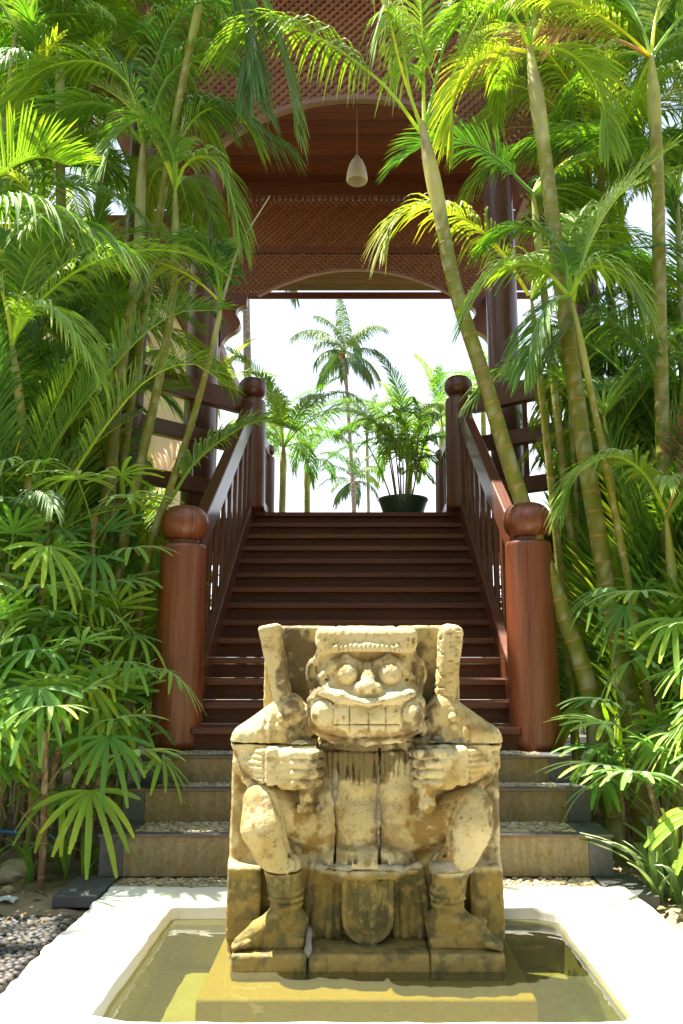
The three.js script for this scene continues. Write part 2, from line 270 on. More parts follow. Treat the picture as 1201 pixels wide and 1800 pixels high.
{ // dark river-pebble paving along the basin, at the left edge of the picture
  const t = thing('pebble_paving', 'patch of dark grey pebbles set on edge left of the white coping', 'paving');
  part(t, 'mortar_bed', at(box(2.6, 0.05, 2.3), -2.50, -0.075, -2.48), new THREE.MeshStandardMaterial({ color: new THREE.Color().setRGB(0.10, 0.095, 0.085), roughness: 0.95, bumpMap: roughStone, bumpScale: 0.01 }));
  pebbleField(t, -2.2, -1.19, -3.60, -1.9, -0.046, [[0.06, 0.06, 0.06], [0.045, 0.045, 0.048], [0.085, 0.08, 0.072], [0.12, 0.10, 0.075]], 0.017, 531, 0.6);
}
// ---------------------------------------------------------------- carved stone statue
// Signed-distance carving: primitives joined smoothly, meshed on a fine grid (surface nets).
function sdfMesh(prims, lo, hi, h, disp, sub = 1) {
  const n = [0, 1, 2].map(k => Math.ceil((hi[k] - lo[k]) / h) + 1), [nx, ny, nz] = n, F = new Float32Array(nx * ny * nz).fill(1), B = 8;
  const evalAt = (list, x, y, z) => {
    let d = 1e3;
    for (const p of list) {
      const e = p.f(x, y, z);
      if (p.op === 1) { const k = p.k, q = clamp(0.5 + 0.5 * (-e - d) / k, 0, 1); d = mixn(d, -e, q) + k * q * (1 - q); }     // carve away
      else if (p.op === 2) d = Math.max(d, e);                                                                                  // keep only inside
      else { const k = p.k, q = clamp(0.5 + 0.5 * (e - d) / k, 0, 1); d = mixn(e, d, q) - k * q * (1 - q); }
    }
    return d + (disp ? disp(x, y, z) : 0);
  };
  for (let bz = 0; bz < nz; bz += B) for (let by = 0; by < ny; by += B) for (let bx = 0; bx < nx; bx += B) {
    const c = [lo[0] + (bx + B / 2) * h, lo[1] + (by + B / 2) * h, lo[2] + (bz + B / 2) * h], R = B * h * 0.87;
    const list = prims.filter(p => p.op === 2 || Math.hypot(c[0] - p.c[0], c[1] - p.c[1], c[2] - p.c[2]) < p.r + R + 0.05);
    const d = list.some(p => !p.op) ? evalAt(list, ...c) : 1;
    const ex = Math.min(bx + B, nx), ey = Math.min(by + B, ny), ez = Math.min(bz + B, nz), far = Math.abs(d) > R * 1.5 + 0.02;
    for (let z = bz; z < ez; z++) for (let y = by; y < ey; y++) for (let x = bx; x < ex; x++) F[(z * ny + y) * nx + x] = far ? d : evalAt(list, lo[0] + x * h, lo[1] + y * h, lo[2] + z * h);
  }
  const id = new Int32Array(nx * ny * nz).fill(-1), pos = [], idx = [], I = (x, y, z) => (z * ny + y) * nx + x;
  for (let z = 0; z < nz - 1; z++) for (let y = 0; y < ny - 1; y++) for (let x = 0; x < nx - 1; x++) {
    let m = 0; const v = []; for (let k = 0; k < 8; k++) { const q = F[I(x + (k & 1), y + ((k >> 1) & 1), z + (k >> 2))]; v.push(q); if (q < 0) m |= 1 << k; }
    if (m === 0 || m === 255) continue;
    let sx = 0, sy = 0, sz = 0, cnt = 0;
    for (let a = 0; a < 8; a++) for (const bit of [1, 2, 4]) { const b = a | bit; if (a === b || (v[a] < 0) === (v[b] < 0)) continue; const t = v[a] / (v[a] - v[b]); sx += (a & 1) + (bit === 1 ? t : 0); sy += ((a >> 1) & 1) + (bit === 2 ? t : 0); sz += (a >> 2) + (bit === 4 ? t : 0); cnt++; }
    id[I(x, y, z)] = pos.length / 3; pos.push(lo[0] + (x + sx / cnt) * h, lo[1] + (y + sy / cnt) * h, lo[2] + (z + sz / cnt) * h);
  }
  const quad = (a, b, c, d, f) => { if (a < 0 || b < 0 || c < 0 || d < 0) return; if (f) idx.push(a, b, c, a, c, d); else idx.push(a, c, b, a, d, c); };
  for (let z = 1; z < nz - 1; z++) for (let y = 1; y < ny - 1; y++) for (let x = 1; x < nx - 1; x++) {
    const s = F[I(x, y, z)] < 0;
    if (s !== F[I(x + 1, y, z)] < 0) quad(id[I(x, y - 1, z - 1)], id[I(x, y, z - 1)], id[I(x, y, z)], id[I(x, y - 1, z)], s);
    if (s !== F[I(x, y + 1, z)] < 0) quad(id[I(x - 1, y, z - 1)], id[I(x - 1, y, z)], id[I(x, y, z)], id[I(x, y, z - 1)], s);
    if (s !== F[I(x, y, z + 1)] < 0) quad(id[I(x - 1, y - 1, z)], id[I(x, y - 1, z)], id[I(x, y, z)], id[I(x - 1, y, z)], s);
  }
  const g = new THREE.BufferGeometry(); g.setAttribute('position', new THREE.Float32BufferAttribute(pos, 3)); g.setIndex(idx); g.computeVertexNormals();
  const uv = new Float32Array(pos.length / 3 * 2); for (let i = 0; i < pos.length / 3; i++) { uv[2 * i] = pos[3 * i] + pos[3 * i + 2] * 0.7; uv[2 * i + 1] = pos[3 * i + 1] - pos[3 * i + 2] * 0.7; } g.setAttribute('uv', new THREE.BufferAttribute(uv, 2)); return g;
}
const S = {
  ball: (c, r, k = 0.02, op = 0) => ({ op, k, c, r, f: (x, y, z) => Math.hypot(x - c[0], y - c[1], z - c[2]) - r }),
  egg: (c, s, k = 0.02, op = 0) => ({ op, k, c, r: Math.max(...s), f: (x, y, z) => { const a = (x - c[0]) / s[0], b = (y - c[1]) / s[1], d = (z - c[2]) / s[2], l = Math.hypot(a, b, d), g = Math.hypot(a / s[0], b / s[1], d / s[2]); return g > 1e-6 ? l * (l - 1) / g : -Math.min(...s); } }),
  bone: (a, b, ra, rb, k = 0.02, op = 0) => { const d = [b[0] - a[0], b[1] - a[1], b[2] - a[2]], L2 = d[0] ** 2 + d[1] ** 2 + d[2] ** 2; return { op, k, c: a.map((q, i) => q + d[i] / 2), r: Math.sqrt(L2) / 2 + Math.max(ra, rb), f: (x, y, z) => { const px = x - a[0], py = y - a[1], pz = z - a[2], t = clamp((px * d[0] + py * d[1] + pz * d[2]) / L2, 0, 1); return Math.hypot(px - d[0] * t, py - d[1] * t, pz - d[2] * t) - mixn(ra, rb, t); } }; },
  block: (c, s, r, k = 0.02, op = 0, rz = 0) => { const cs = Math.cos(-rz), sn = Math.sin(-rz); return { op, k, c, r: Math.hypot(...s), f: (x, y, z) => { let X = x - c[0], Y = y - c[1]; const Z = Math.abs(z - c[2]) - s[2] + r; if (rz) [X, Y] = [X * cs - Y * sn, X * sn + Y * cs]; const qx = Math.abs(X) - s[0] + r, qy = Math.abs(Y) - s[1] + r; return Math.hypot(Math.max(qx, 0), Math.max(qy, 0), Math.max(Z, 0)) + Math.min(Math.max(qx, qy, Z), 0) - r; } }; },
  ring: (c, R, r, sx = 1, k = 0.012, op = 0) => ({ op, k, c, r: R * Math.max(1, sx) + r, f: (x, y, z) => Math.hypot(Math.hypot((x - c[0]) / sx, y - c[1]) - R, z - c[2]) - r }),
  band: (c, R, r, sz = 1, k = 0.01, op = 0) => ({ op, k, c, r: R * Math.max(1, sz) + r, f: (x, y, z) => Math.hypot(Math.hypot(x - c[0], (z - c[2]) / sz) - R, (y - c[1])) - r }),
  hoop: (c, R, r, w, k = 0.01) => ({ op: 0, k, c, r: R + r + w, f: (x, y, z) => { const a = Math.hypot(y - c[1], (z - c[2])) - R, b = Math.max(0, Math.abs(x - c[0]) - w); return Math.hypot(Math.max(0, a + r * 0), b) * (a > 0 || b > 0 ? 1 : 0) + (a <= 0 && b <= 0 ? Math.max(a, -w) : 0) - r; } }),
  path: (P, r, k = 0.01, op = 0) => P.slice(1).map((q, i) => S.bone(P[i], q, Array.isArray(r) ? r[i] : r, Array.isArray(r) ? r[i + 1] : r, k, op)),
};
const pit = (x, y, z) => 0.0022 * Math.abs(noise(x * 40 + y * 25, y * 70 - x * 30, z * 40) - 0.5) + 0.0035 * (fbm(x * 22, y * 22, z * 22, 3) - 0.5) + 0.0022 * (noise(x * 95, y * 95, z * 95) - 0.5) + 0.006 * Math.max(0, noise(x * 60 + 9, y * 60, z * 60) - 0.80);

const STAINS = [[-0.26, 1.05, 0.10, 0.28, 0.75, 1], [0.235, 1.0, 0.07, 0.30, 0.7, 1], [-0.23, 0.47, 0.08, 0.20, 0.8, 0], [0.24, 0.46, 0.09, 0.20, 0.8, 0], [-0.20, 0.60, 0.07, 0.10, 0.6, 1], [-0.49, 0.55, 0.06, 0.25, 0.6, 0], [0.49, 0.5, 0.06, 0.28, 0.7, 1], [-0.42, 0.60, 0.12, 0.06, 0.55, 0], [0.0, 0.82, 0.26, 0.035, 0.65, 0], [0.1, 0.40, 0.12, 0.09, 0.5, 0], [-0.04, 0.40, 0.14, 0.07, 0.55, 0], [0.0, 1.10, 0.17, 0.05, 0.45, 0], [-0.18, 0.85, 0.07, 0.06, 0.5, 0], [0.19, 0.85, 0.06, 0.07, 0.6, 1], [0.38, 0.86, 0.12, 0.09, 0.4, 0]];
function stoneColour(x, y, z) {
  const a = fbm(x * 5 + 3, y * 5, z * 5), b = fbm(x * 19, y * 19 + 5, z * 19), c = noise(x * 120, y * 120, z * 120), d = fbm(x * 45 + 1, y * 45, z * 45, 3);
  let k = mixc([0.56, 0.49, 0.28], [0.48, 0.39, 0.175], sstep(0.35, 0.65, a));
  k = mixc(k, [0.40, 0.28, 0.085], 0.7 * sstep(0.48, 0.70, b * 0.65 + a * 0.35));
  k = mixc(k, [0.20, 0.145, 0.05], 0.5 * sstep(0.58, 0.74, d * 0.7 + b * 0.3));
  k = mixc(k, [0.10, 0.075, 0.03], 0.6 * sstep(0.76, 0.88, c * 0.55 + d * 0.55));
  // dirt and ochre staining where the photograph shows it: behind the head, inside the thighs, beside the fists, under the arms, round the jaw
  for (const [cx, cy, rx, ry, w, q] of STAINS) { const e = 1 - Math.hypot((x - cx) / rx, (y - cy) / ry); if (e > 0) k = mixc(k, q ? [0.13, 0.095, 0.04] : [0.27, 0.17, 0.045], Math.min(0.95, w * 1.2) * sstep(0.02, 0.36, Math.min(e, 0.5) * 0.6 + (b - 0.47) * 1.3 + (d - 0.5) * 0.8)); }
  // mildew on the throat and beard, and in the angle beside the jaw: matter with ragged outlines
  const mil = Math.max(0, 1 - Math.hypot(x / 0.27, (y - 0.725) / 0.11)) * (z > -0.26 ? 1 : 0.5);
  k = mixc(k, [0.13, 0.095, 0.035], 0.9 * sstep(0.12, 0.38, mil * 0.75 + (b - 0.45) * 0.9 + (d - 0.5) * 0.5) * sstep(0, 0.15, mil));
  // waterline staining on the lowest course
  const e = y - 0.325 - 0.05 * (a - 0.5) - 0.02 * (d - 0.5), low = sstep(0.012, -0.012, e);
  if (low > 0) { let w = mixc([0.28, 0.195, 0.05], [0.13, 0.11, 0.035], sstep(0.4, 0.62, b * 0.6 + a * 0.4)); w = mixc(w, [0.36, 0.27, 0.09], 0.7 * sstep(0.54, 0.68, d * 0.7 + b * 0.3)); w = mixc(w, [0.05, 0.045, 0.018], 0.6 * sstep(0.55, 0.70, fbm(x * 24, y * 12, z * 24, 4))); k = mixc(k, w, low); }
  return k;
}
{
  const t = thing('guardian_statue', 'weathered cream stone guardian figure squatting with two clubs, grinning, in the basin', 'statue', [0.041, -0.07, -3.02]);
  const P = []; let push = 0; const add = (...q) => P.push(...q.flat().map(p => { const z0 = push, f = p.f; return { ...p, c: [p.c[0], p.c[1], p.c[2] + z0], f: (x, y, z) => f(x, y, z - z0) }; }));
  // --- trunk
  push = -0.035;
  add(S.block([0, 0.56, -0.29], [0.235, 0.23, 0.13], 0.08, 0.03), S.egg([-0.035, 0.465, -0.195], [0.10, 0.135, 0.09], 0.03), S.egg([0.125, 0.48, -0.20], [0.095, 0.145, 0.085], 0.02), S.egg([-0.165, 0.45, -0.20], [0.052, 0.13, 0.07], 0.02));
  add(S.egg([-0.05, 0.368, -0.13], [0.05, 0.032, 0.03], 0.012));
  add(S.egg([0.12, 0.60, -0.2], [0.09, 0.05, 0.075], 0.02), S.egg([-0.03, 0.61, -0.2], [0.08, 0.05, 0.075], 0.02));
  push = 0;
  // --- shoulders: slope down outwards, flat undercut
  for (const s of [-1, 1]) {
    add(S.block([s * 0.385, 0.845, -0.27], [0.165, 0.072, 0.15], 0.06, 0.03, 0, s * -0.62), S.block([s * 0.40, 0.80, -0.26], [0.118, 0.045, 0.145], 0.03, 0.02), S.egg([s * 0.30, 0.82, -0.22], [0.08, 0.07, 0.09], 0.03));
    for (let i = 0; i < 4; i++) add(S.ball([s * (0.335 + 0.006 * i), 0.885 - i * 0.032, -0.115 - 0.005 * i], 0.017, 0.006));
    add(S.path([[s * 0.40, 0.875, -0.13], [s * 0.415, 0.835, -0.115], [s * 0.41, 0.79, -0.115]], 0.012, 0.008), S.path([[s * 0.372, 0.895, -0.13], [s * 0.385, 0.84, -0.112], [s * 0.38, 0.79, -0.112]], 0.010, 0.008));
  }
  // --- arms
  for (const s of [-1, 1]) {
    add(S.bone([s * 0.445, 0.79, -0.25], [s * 0.462, 0.71, -0.19], 0.075, 0.062, 0.02), S.bone([s * 0.462, 0.715, -0.185], [s * 0.35, 0.712, -0.11], 0.062, 0.058, 0.02));
    for (let i = 0; i < 6; i++) { const y = 0.762 - i * 0.021, e = 0.012 * Math.abs(i - 2.5); add(S.bone([s * (0.478 - e), mixn(y, 0.715, 0.18), -0.120 - e * 0.6], [s * 0.395, y, -0.070], 0.0085, 0.0115, 0.005)); }
    add(S.path([[s * 0.500, 0.765, -0.16], [s * 0.508, 0.715, -0.145], [s * 0.47, 0.655, -0.125], [s * 0.44, 0.635, -0.12]], 0.013, 0.008));
    add(S.block([s * 0.362, 0.712, -0.105], [0.024, 0.072, 0.066], 0.02, 0.006));                 // bracelet
    add(S.block([s * 0.282, 0.70, -0.105], [0.062, 0.077, 0.066], 0.034, 0.012));               // back of the fist
    const fy = [0.757, 0.722, 0.686, 0.650], fl = [0.178, 0.176, 0.178, 0.186];
    for (let i = 0; i < 4; i++) add(S.path([[s * 0.31, fy[i], -0.078], [s * 0.27, fy[i] + 0.002, -0.040], [s * (fl[i] + 0.025), fy[i], -0.038], [s * fl[i], fy[i] - 0.002, -0.085]], [0.019, 0.0195, 0.0185, 0.016], 0.004));
    add(S.path([[s * 0.30, 0.775, -0.11], [s * 0.25, 0.785, -0.09], [s * 0.205, 0.775, -0.085]], [0.02, 0.017, 0.014], 0.008));   // thumb over the top
    add(S.bone([s * 0.228, 0.64, -0.09], [s * 0.231, 0.565, -0.09], 0.031, s < 0 ? 0.026 : 0.03, 0.006)); if (s > 0) add(S.ball([0.229, 0.568, -0.085], 0.034, 0.006)); else add(S.block([-0.232, 0.557, -0.09], [0.031, 0.016, 0.03], 0.008, 0.004));
  }
  // --- legs
  for (const s of [-1, 1]) {
    const j = s < 0 ? 0 : 1, kx = [0.402, 0.408][j], ky = [0.573, 0.558][j];
    add(S.bone([s * 0.17, 0.43, -0.27], [s * kx, ky, -0.125], 0.095, 0.072, 0.02));
    add(S.path([[s * kx, ky, -0.10], [s * 0.392, 0.49, -0.078], [s * 0.355, 0.40, -0.088], [s * 0.335, 0.345, -0.11]], [0.070, 0.082, 0.066, 0.045], 0.012));
    add(S.path([[s * 0.315, 0.335, -0.115], [s * 0.308, 0.27, -0.11], [s * 0.298, 0.19, -0.11]], [0.074, 0.060, 0.046], 0.012));
    add(S.band([s * 0.304, 0.262, -0.11], 0.057, 0.011, 1, 0.004), S.band([s * 0.302, 0.238, -0.11], 0.057, 0.009, 1, 0.004), S.band([s * 0.300, 0.214, -0.11], 0.051, 0.012, 1, 0.004));
    for (let i = 0; i < 7; i++) { const a = -1.2 + i * 0.4; add(S.ball([s * 0.302 + Math.sin(a) * 0.063, 0.238, -0.11 + Math.cos(a) * 0.063], 0.008, 0.003)); }
    add(S.path([[s * (kx - 0.045), ky + 0.035, -0.06], [s * 0.315, 0.525, -0.055], [s * 0.298, 0.45, -0.06], [s * 0.296, 0.37, -0.08]], [0.006, 0.012, 0.013, 0.008], 0.010, 1));
    // foot pointing outwards, with toes
    add(S.path([[s * 0.275, 0.14, -0.125], [s * 0.33, 0.152, -0.10], [s * 0.395, 0.128, -0.075], [s * 0.462, 0.098, -0.05]], [0.058, 0.050, 0.038, 0.024], 0.02));
    add(S.block([s * 0.345, 0.09, -0.095], [0.118, 0.022, 0.045], 0.018, 0.02));
    for (let i = 0; i < 4; i++) add(S.bone([s * 0.43, 0.103, -0.085 + i * 0.019], [s * (0.487 - Math.abs(i - 1.5) * 0.006), 0.087, -0.075 + i * 0.017], 0.013, 0.010, 0.004));
    if (s > 0) add(S.egg([0.37, 0.165, -0.06], [0.07, 0.022, 0.03], 0.01));
  }
  // --- seat bowl, hanging cloth and folds
  add(S.egg([0, 0.335, -0.215], [0.195, 0.088, 0.145], 0.015), S.path([[-0.185, 0.325, -0.13], [-0.1, 0.318, -0.085], [0, 0.315, -0.072], [0.1, 0.318, -0.085], [0.185, 0.325, -0.13]], 0.014, 0.012));
  const U = (x, y) => { const q = Math.max(0, Math.abs(x - 0.003)); return y > 0.165 ? q - 0.091 : Math.hypot(q, y - 0.165) - 0.091; };
  add({ op: 0, k: 0.01, c: [0, 0.19, -0.15], r: 0.18, f: (x, y, z) => { const d = Math.max(U(x, y), y - 0.30), e = Math.abs(z + 0.16) - 0.055; return Math.hypot(Math.max(d, 0), Math.max(e, 0)) + Math.min(Math.max(d, e), 0) - 0.006; } });
  for (const o of [0.024, 0.046]) add({ op: 1, k: 0.006, c: [0, 0.19, -0.1], r: 0.18, f: (x, y, z) => Math.hypot(U(x, y) + o, Math.max(0, Math.abs(z + 0.095) - 0.006)) - 0.0085 });
  add(S.egg([0.003, 0.18, -0.105], [0.034, 0.062, 0.018], 0.004)); for (const [x, y] of [[-0.01, 0.215], [0.014, 0.205], [0, 0.18], [-0.015, 0.165], [0.016, 0.158], [0.002, 0.14]]) add(S.egg([x, y, -0.086], [0.006, 0.009, 0.01], 0.003, 1));
  for (const s of [-1, 1]) for (let i = 0; i < 5; i++) add(S.bone([s * (0.105 + i * 0.026), 0.32, -0.215 + i * 0.002], [s * (0.115 + i * 0.03), 0.085, -0.185 + (i % 2) * 0.015], 0.017, 0.02, 0.008));
  add(S.block([0, 0.2, -0.27], [0.27, 0.14, 0.06], 0.03, 0.02));
  push = -0.02;
  // --- neck, chin and beard locks
  add(S.block([0, 0.72, -0.26], [0.2, 0.11, 0.11], 0.05, 0.03), S.egg([0, 0.772, -0.21], [0.175, 0.034, 0.105], 0.015));
  for (let i = 0; i < 17; i++) { const x = -0.165 + i * 0.0205 + rr(-0.003, 0.003), L = (i > 2 && i < 11 ? 0.12 : 0.085) * rr(0.8, 1.1), z = -0.118 - 1.3 * x * x; add(S.bone([x, 0.745, z], [x + rr(-0.006, 0.006), 0.745 - L, z - 0.008], 0.0125, 0.007, 0.004)); }
  push = 0.02;
  // --- head
  add(S.block([0, 1.04, -0.27], [0.195, 0.185, 0.145], 0.06, 0.02));
  add(S.block([0, 1.188, -0.245], [0.202, 0.044, 0.155], 0.03, 0.012), S.path([[-0.178, 1.145, -0.13], [-0.12, 1.152, -0.098], [0, 1.155, -0.09], [0.12, 1.152, -0.098], [0.178, 1.145, -0.13]], 0.016, 0.01));
  for (let i = 0; i < 21; i++) { const x = -0.18 + i * 0.018; add(S.bone([x, 1.142, -0.078 - 0.9 * x * x], [x, 1.192 + 0.004 * Math.sin(i * 2.1), -0.080 - 0.5 * x * x], 0.0042, 0.0032, 0.004, 1)); }
  for (let i = 0; i < 26; i++) add(S.ball([-0.17 + i * 0.0136, 1.226 + rr(-0.004, 0.004), -0.125 - rr(0, 0.03)], rr(0.007, 0.011), 0.004));
  for (const s of [-1, 1]) add(S.path([[s * 0.178, 1.145, -0.13], [s * 0.196, 1.11, -0.145], [s * 0.198, 1.06, -0.155]], 0.014, 0.01));
  for (const s of [-1, 1]) {
    const ex = s < 0 ? -0.079 : 0.088;
    add(S.egg([ex, 1.052, -0.118], [0.066, 0.060, 0.007], 0.012, 1));                                              // socket
    add(S.path([[ex - 0.07, 1.045, -0.12], [ex - 0.052, 1.092, -0.112], [ex, 1.116, -0.105], [ex + 0.052, 1.092, -0.112], [ex + 0.07, 1.045, -0.12]], 0.0125, 0.01));
    add(S.path([[ex - 0.05, 1.035, -0.112], [ex - 0.03, 1.008, -0.10], [ex, 1.0, -0.096], [ex + 0.03, 1.008, -0.10], [ex + 0.05, 1.035, -0.112]], 0.013, 0.014), S.path([[ex - 0.05, 1.06, -0.112], [ex - 0.03, 1.09, -0.098], [ex, 1.099, -0.092], [ex + 0.03, 1.09, -0.098], [ex + 0.05, 1.06, -0.112]], 0.010, 0.012));
    // twisted eyebrow lock at the temple
    for (let i = 0; i < 6; i++) { const f = i / 5; add(S.egg([s * mixn(0.182, 0.118, f), mixn(1.035, 1.088, f), mixn(-0.125, -0.098, f)], [0.012, 0.019, 0.016], 0.004)); }
    add(S.path([[s * 0.175, 1.02, -0.125], [s * 0.14, 1.01, -0.105], [s * 0.118, 1.035, -0.10]], [0.012, 0.013, 0.01], 0.008));
    // ear with carved bowl and lobe
    add(S.egg([s * 0.212, 1.055, -0.19], [0.032, 0.060, 0.036], 0.01), S.egg([s * 0.205, 0.992, -0.185], [0.022, 0.03, 0.03], 0.012), S.egg([s * 0.216, 1.055, -0.158], [0.015, 0.036, 0.022], 0.004, 1), S.ball([s * 0.212, 1.045, -0.17], 0.013, 0.004, 1));
    add(S.egg([s * 0.225, 0.84, -0.17], [0.022, 0.03, 0.04], 0.012));
  }
  add(S.path([[0.004, 1.085, -0.105], [0.004, 1.04, -0.072], [0.004, 1.008, -0.052]], [0.017, 0.024, 0.031], 0.014), S.egg([-0.026, 1.0, -0.07], [0.026, 0.024, 0.03], 0.01), S.egg([0.034, 1.0, -0.07], [0.026, 0.024, 0.03], 0.01));
  for (const x of [-0.019, 0.028]) add(S.egg([x, 0.990, -0.034], [0.0105, 0.014, 0.022], 0.003, 1));
  for (const x of [-0.028, -0.014, 0.0, 0.014, 0.028]) add(S.bone([x * 0.6 + 0.003, 1.085, -0.102], [x + 0.003, 1.13, -0.112], 0.003, 0.004, 0.004, 1));
  push = 0.035;
  // muzzle
  add(S.egg([-0.112, 0.915, -0.175], [0.122, 0.098, 0.122], 0.03), S.egg([0.115, 0.915, -0.175], [0.116, 0.096, 0.12], 0.03), S.egg([0, 0.872, -0.175], [0.205, 0.082, 0.118], 0.03), S.egg([0, 0.958, -0.13], [0.08, 0.036, 0.06], 0.02), S.egg([-0.115, 0.968, -0.128], [0.105, 0.036, 0.068], 0.02), S.egg([0.115, 0.966, -0.128], [0.10, 0.036, 0.068], 0.02));
  add(S.path([[-0.222, 0.895, -0.125], [-0.212, 0.95, -0.098], [-0.165, 0.982, -0.075], [-0.10, 0.968, -0.056], [0.005, 0.944, -0.046], [0.10, 0.962, -0.056], [0.168, 0.976, -0.075], [0.208, 0.945, -0.1], [0.218, 0.895, -0.125]], [0.010, 0.012, 0.014, 0.013, 0.012, 0.013, 0.014, 0.012, 0.010], 0.024));
  add(S.path([[-0.20, 0.84, -0.125], [-0.13, 0.808, -0.10], [0, 0.798, -0.085], [0.13, 0.808, -0.10], [0.2, 0.84, -0.125]], 0.013, 0.012));
  add(S.block([0.002, 0.872, -0.025], [0.128, 0.066, 0.05], 0.02, 0.006, 1));                                   // bed for the teeth
  add(S.egg([-0.168, 0.906, -0.086], [0.047, 0.056, 0.050], 0.005), S.egg([0.176, 0.904, -0.088], [0.040, 0.055, 0.050], 0.005));
  for (const [x, y, sx] of [[-0.168, 0.906, 0.84], [0.176, 0.904, 0.73]]) add(S.ring([x, y, -0.068], 0.060, 0.0075, sx, 0.005, 1));
  push = 0.02; for (const x of [-0.019, 0.028]) add(S.egg([x, 0.990, -0.026], [0.0115, 0.014, 0.026], 0.003, 1));
  push = -0.03;
  // vertical joints between the three courses of blocks
  add(...[S.block([-0.121, 0.50, -0.12], [0.0045, 0.19, 0.06], 0.002, 0.004, 1), S.block([0.047, 0.53, -0.12], [0.005, 0.24, 0.06], 0.002, 0.004, 1), S.block([0, 0.334, -0.07], [0.55, 0.003, 0.06], 0.002, 0.004, 1), S.block([-0.36, 0.787, -0.07], [0.2, 0.003, 0.09], 0.002, 0.004, 1), S.block([0.36, 0.787, -0.07], [0.2, 0.003, 0.09], 0.002, 0.004, 1)].map(p => { const f = p.f; return { ...p, r: p.r + 0.02, f: (x, y, z) => f(x + 0.016 * (fbm(3, y * 9, z * 4, 3) - 0.5), y + 0.016 * (fbm(x * 9, 5, z * 4, 3) - 0.5), z) + 0.004 * (noise(x * 40, y * 40, 3) - 0.5) }; }));
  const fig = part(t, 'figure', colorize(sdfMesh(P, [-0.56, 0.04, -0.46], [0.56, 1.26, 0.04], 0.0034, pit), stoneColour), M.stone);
  // --- eyes and teeth: pieces set into the face
  for (const [x, y] of [[-0.077, 1.052], [0.090, 1.053]]) part(fig, 'eyeball', colorize(sdfMesh([S.egg([x, y, -0.090], [0.050, 0.050, 0.054])], [x - 0.065, y - 0.065, -0.16], [x + 0.065, y + 0.065, -0.02], 0.004, pit), stoneColour), M.stone);
  const mz = [S.egg([-0.112, 0.915, -0.175], [0.122, 0.098, 0.122]).f, S.egg([0.115, 0.915, -0.175], [0.116, 0.096, 0.12]).f, S.egg([0, 0.872, -0.175], [0.205, 0.082, 0.118]).f], smin = (p, q, k) => { const h = clamp(0.5 + 0.5 * (q - p) / k, 0, 1); return mixn(q, p, h) - k * h * (1 - h); }, muzzle = (x, y, z) => smin(smin(mz[0](x, y, z), mz[1](x, y, z), 0.05), mz[2](x, y, z), 0.04);
  const tx = [-0.128, -0.066, 0.006, 0.072, 0.132];
  for (let i = 0; i < 4; i++) for (const [y0, y1] of [[0.866, 0.955], [0.802, 0.8675]]) {
    const a = tx[i] - 0.0005, b = tx[i + 1] + 0.0005, cx = (a + b) / 2, zc = -0.044 - 0.75 * cx * cx - (y0 < 0.82 ? 0.008 : 0), yc = (y0 + y1) / 2;
    const cell = S.block([cx, yc, -0.08], [(b - a) / 2, (y1 - y0) / 2, 0.09], 0.006).f;
    const tooth = { op: 0, k: 0.01, c: [cx, yc, zc], r: 0.14, f: (x, y, z) => { const m = muzzle(x, y, z - 0.035) - 0.002, e = cell(x, y, z), q = clamp(0.5 - 0.5 * (e - m) / 0.014, 0, 1); return Math.max(mixn(e, m, q) + 0.014 * q * (1 - q), -z - 0.13); } };
    part(fig, 'tooth', colorize(sdfMesh([tooth], [a - 0.012, y0 - 0.012, -0.14], [b + 0.012, y1 + 0.012, 0.03], 0.0039, pit), stoneColour), M.stone);
  }
  // --- clubs leaning out beside the head
  const taper = (x0, y0, x1, y1, w0, w1, d0, d1, z, r) => { const dx = x1 - x0, dy = y1 - y0, L = Math.hypot(dx, dy), ux = dx / L, uy = dy / L; return { op: 0, k: 0.01, c: [(x0 + x1) / 2, (y0 + y1) / 2, z], r: L / 2 + 0.12, f: (x, y, zz) => { const px = x - x0, py = y - y0, s = px * ux + py * uy, q = -px * uy + py * ux, f = clamp(s / L, 0, 1), w = mixn(w0, w1, f), d = mixn(d0, d1, f); const a = Math.abs(q) - w + r, b = Math.abs(zz - z) - d + r, c = Math.abs(s - L / 2) - L / 2 + r; return Math.hypot(Math.max(a, 0), Math.max(b, 0), Math.max(c, 0)) + Math.min(Math.max(a, b, c), 0) - r; } }; };
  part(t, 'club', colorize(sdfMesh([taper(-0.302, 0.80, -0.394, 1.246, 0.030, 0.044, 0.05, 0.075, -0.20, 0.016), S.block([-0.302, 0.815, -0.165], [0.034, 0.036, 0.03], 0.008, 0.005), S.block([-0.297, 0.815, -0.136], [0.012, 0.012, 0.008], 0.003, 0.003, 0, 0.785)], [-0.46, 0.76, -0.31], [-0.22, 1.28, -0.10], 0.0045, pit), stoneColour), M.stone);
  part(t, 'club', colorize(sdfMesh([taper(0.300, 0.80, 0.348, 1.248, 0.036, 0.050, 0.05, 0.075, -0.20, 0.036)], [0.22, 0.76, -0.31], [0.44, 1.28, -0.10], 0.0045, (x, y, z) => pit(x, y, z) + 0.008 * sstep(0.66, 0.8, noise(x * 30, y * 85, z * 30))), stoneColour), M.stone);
  // --- back slab in three upright pieces, wider below the shoulders
  const rough = (x, y, z) => pit(x, y, z) + 0.010 * (fbm(x * 9, y * 5, z * 9, 3) - 0.5);
  const slabs = [[-0.42, -0.132, -0.535, -0.131], [-0.128, 0.128, -0.128, 0.128], [0.131, 0.385, 0.131, 0.525]];
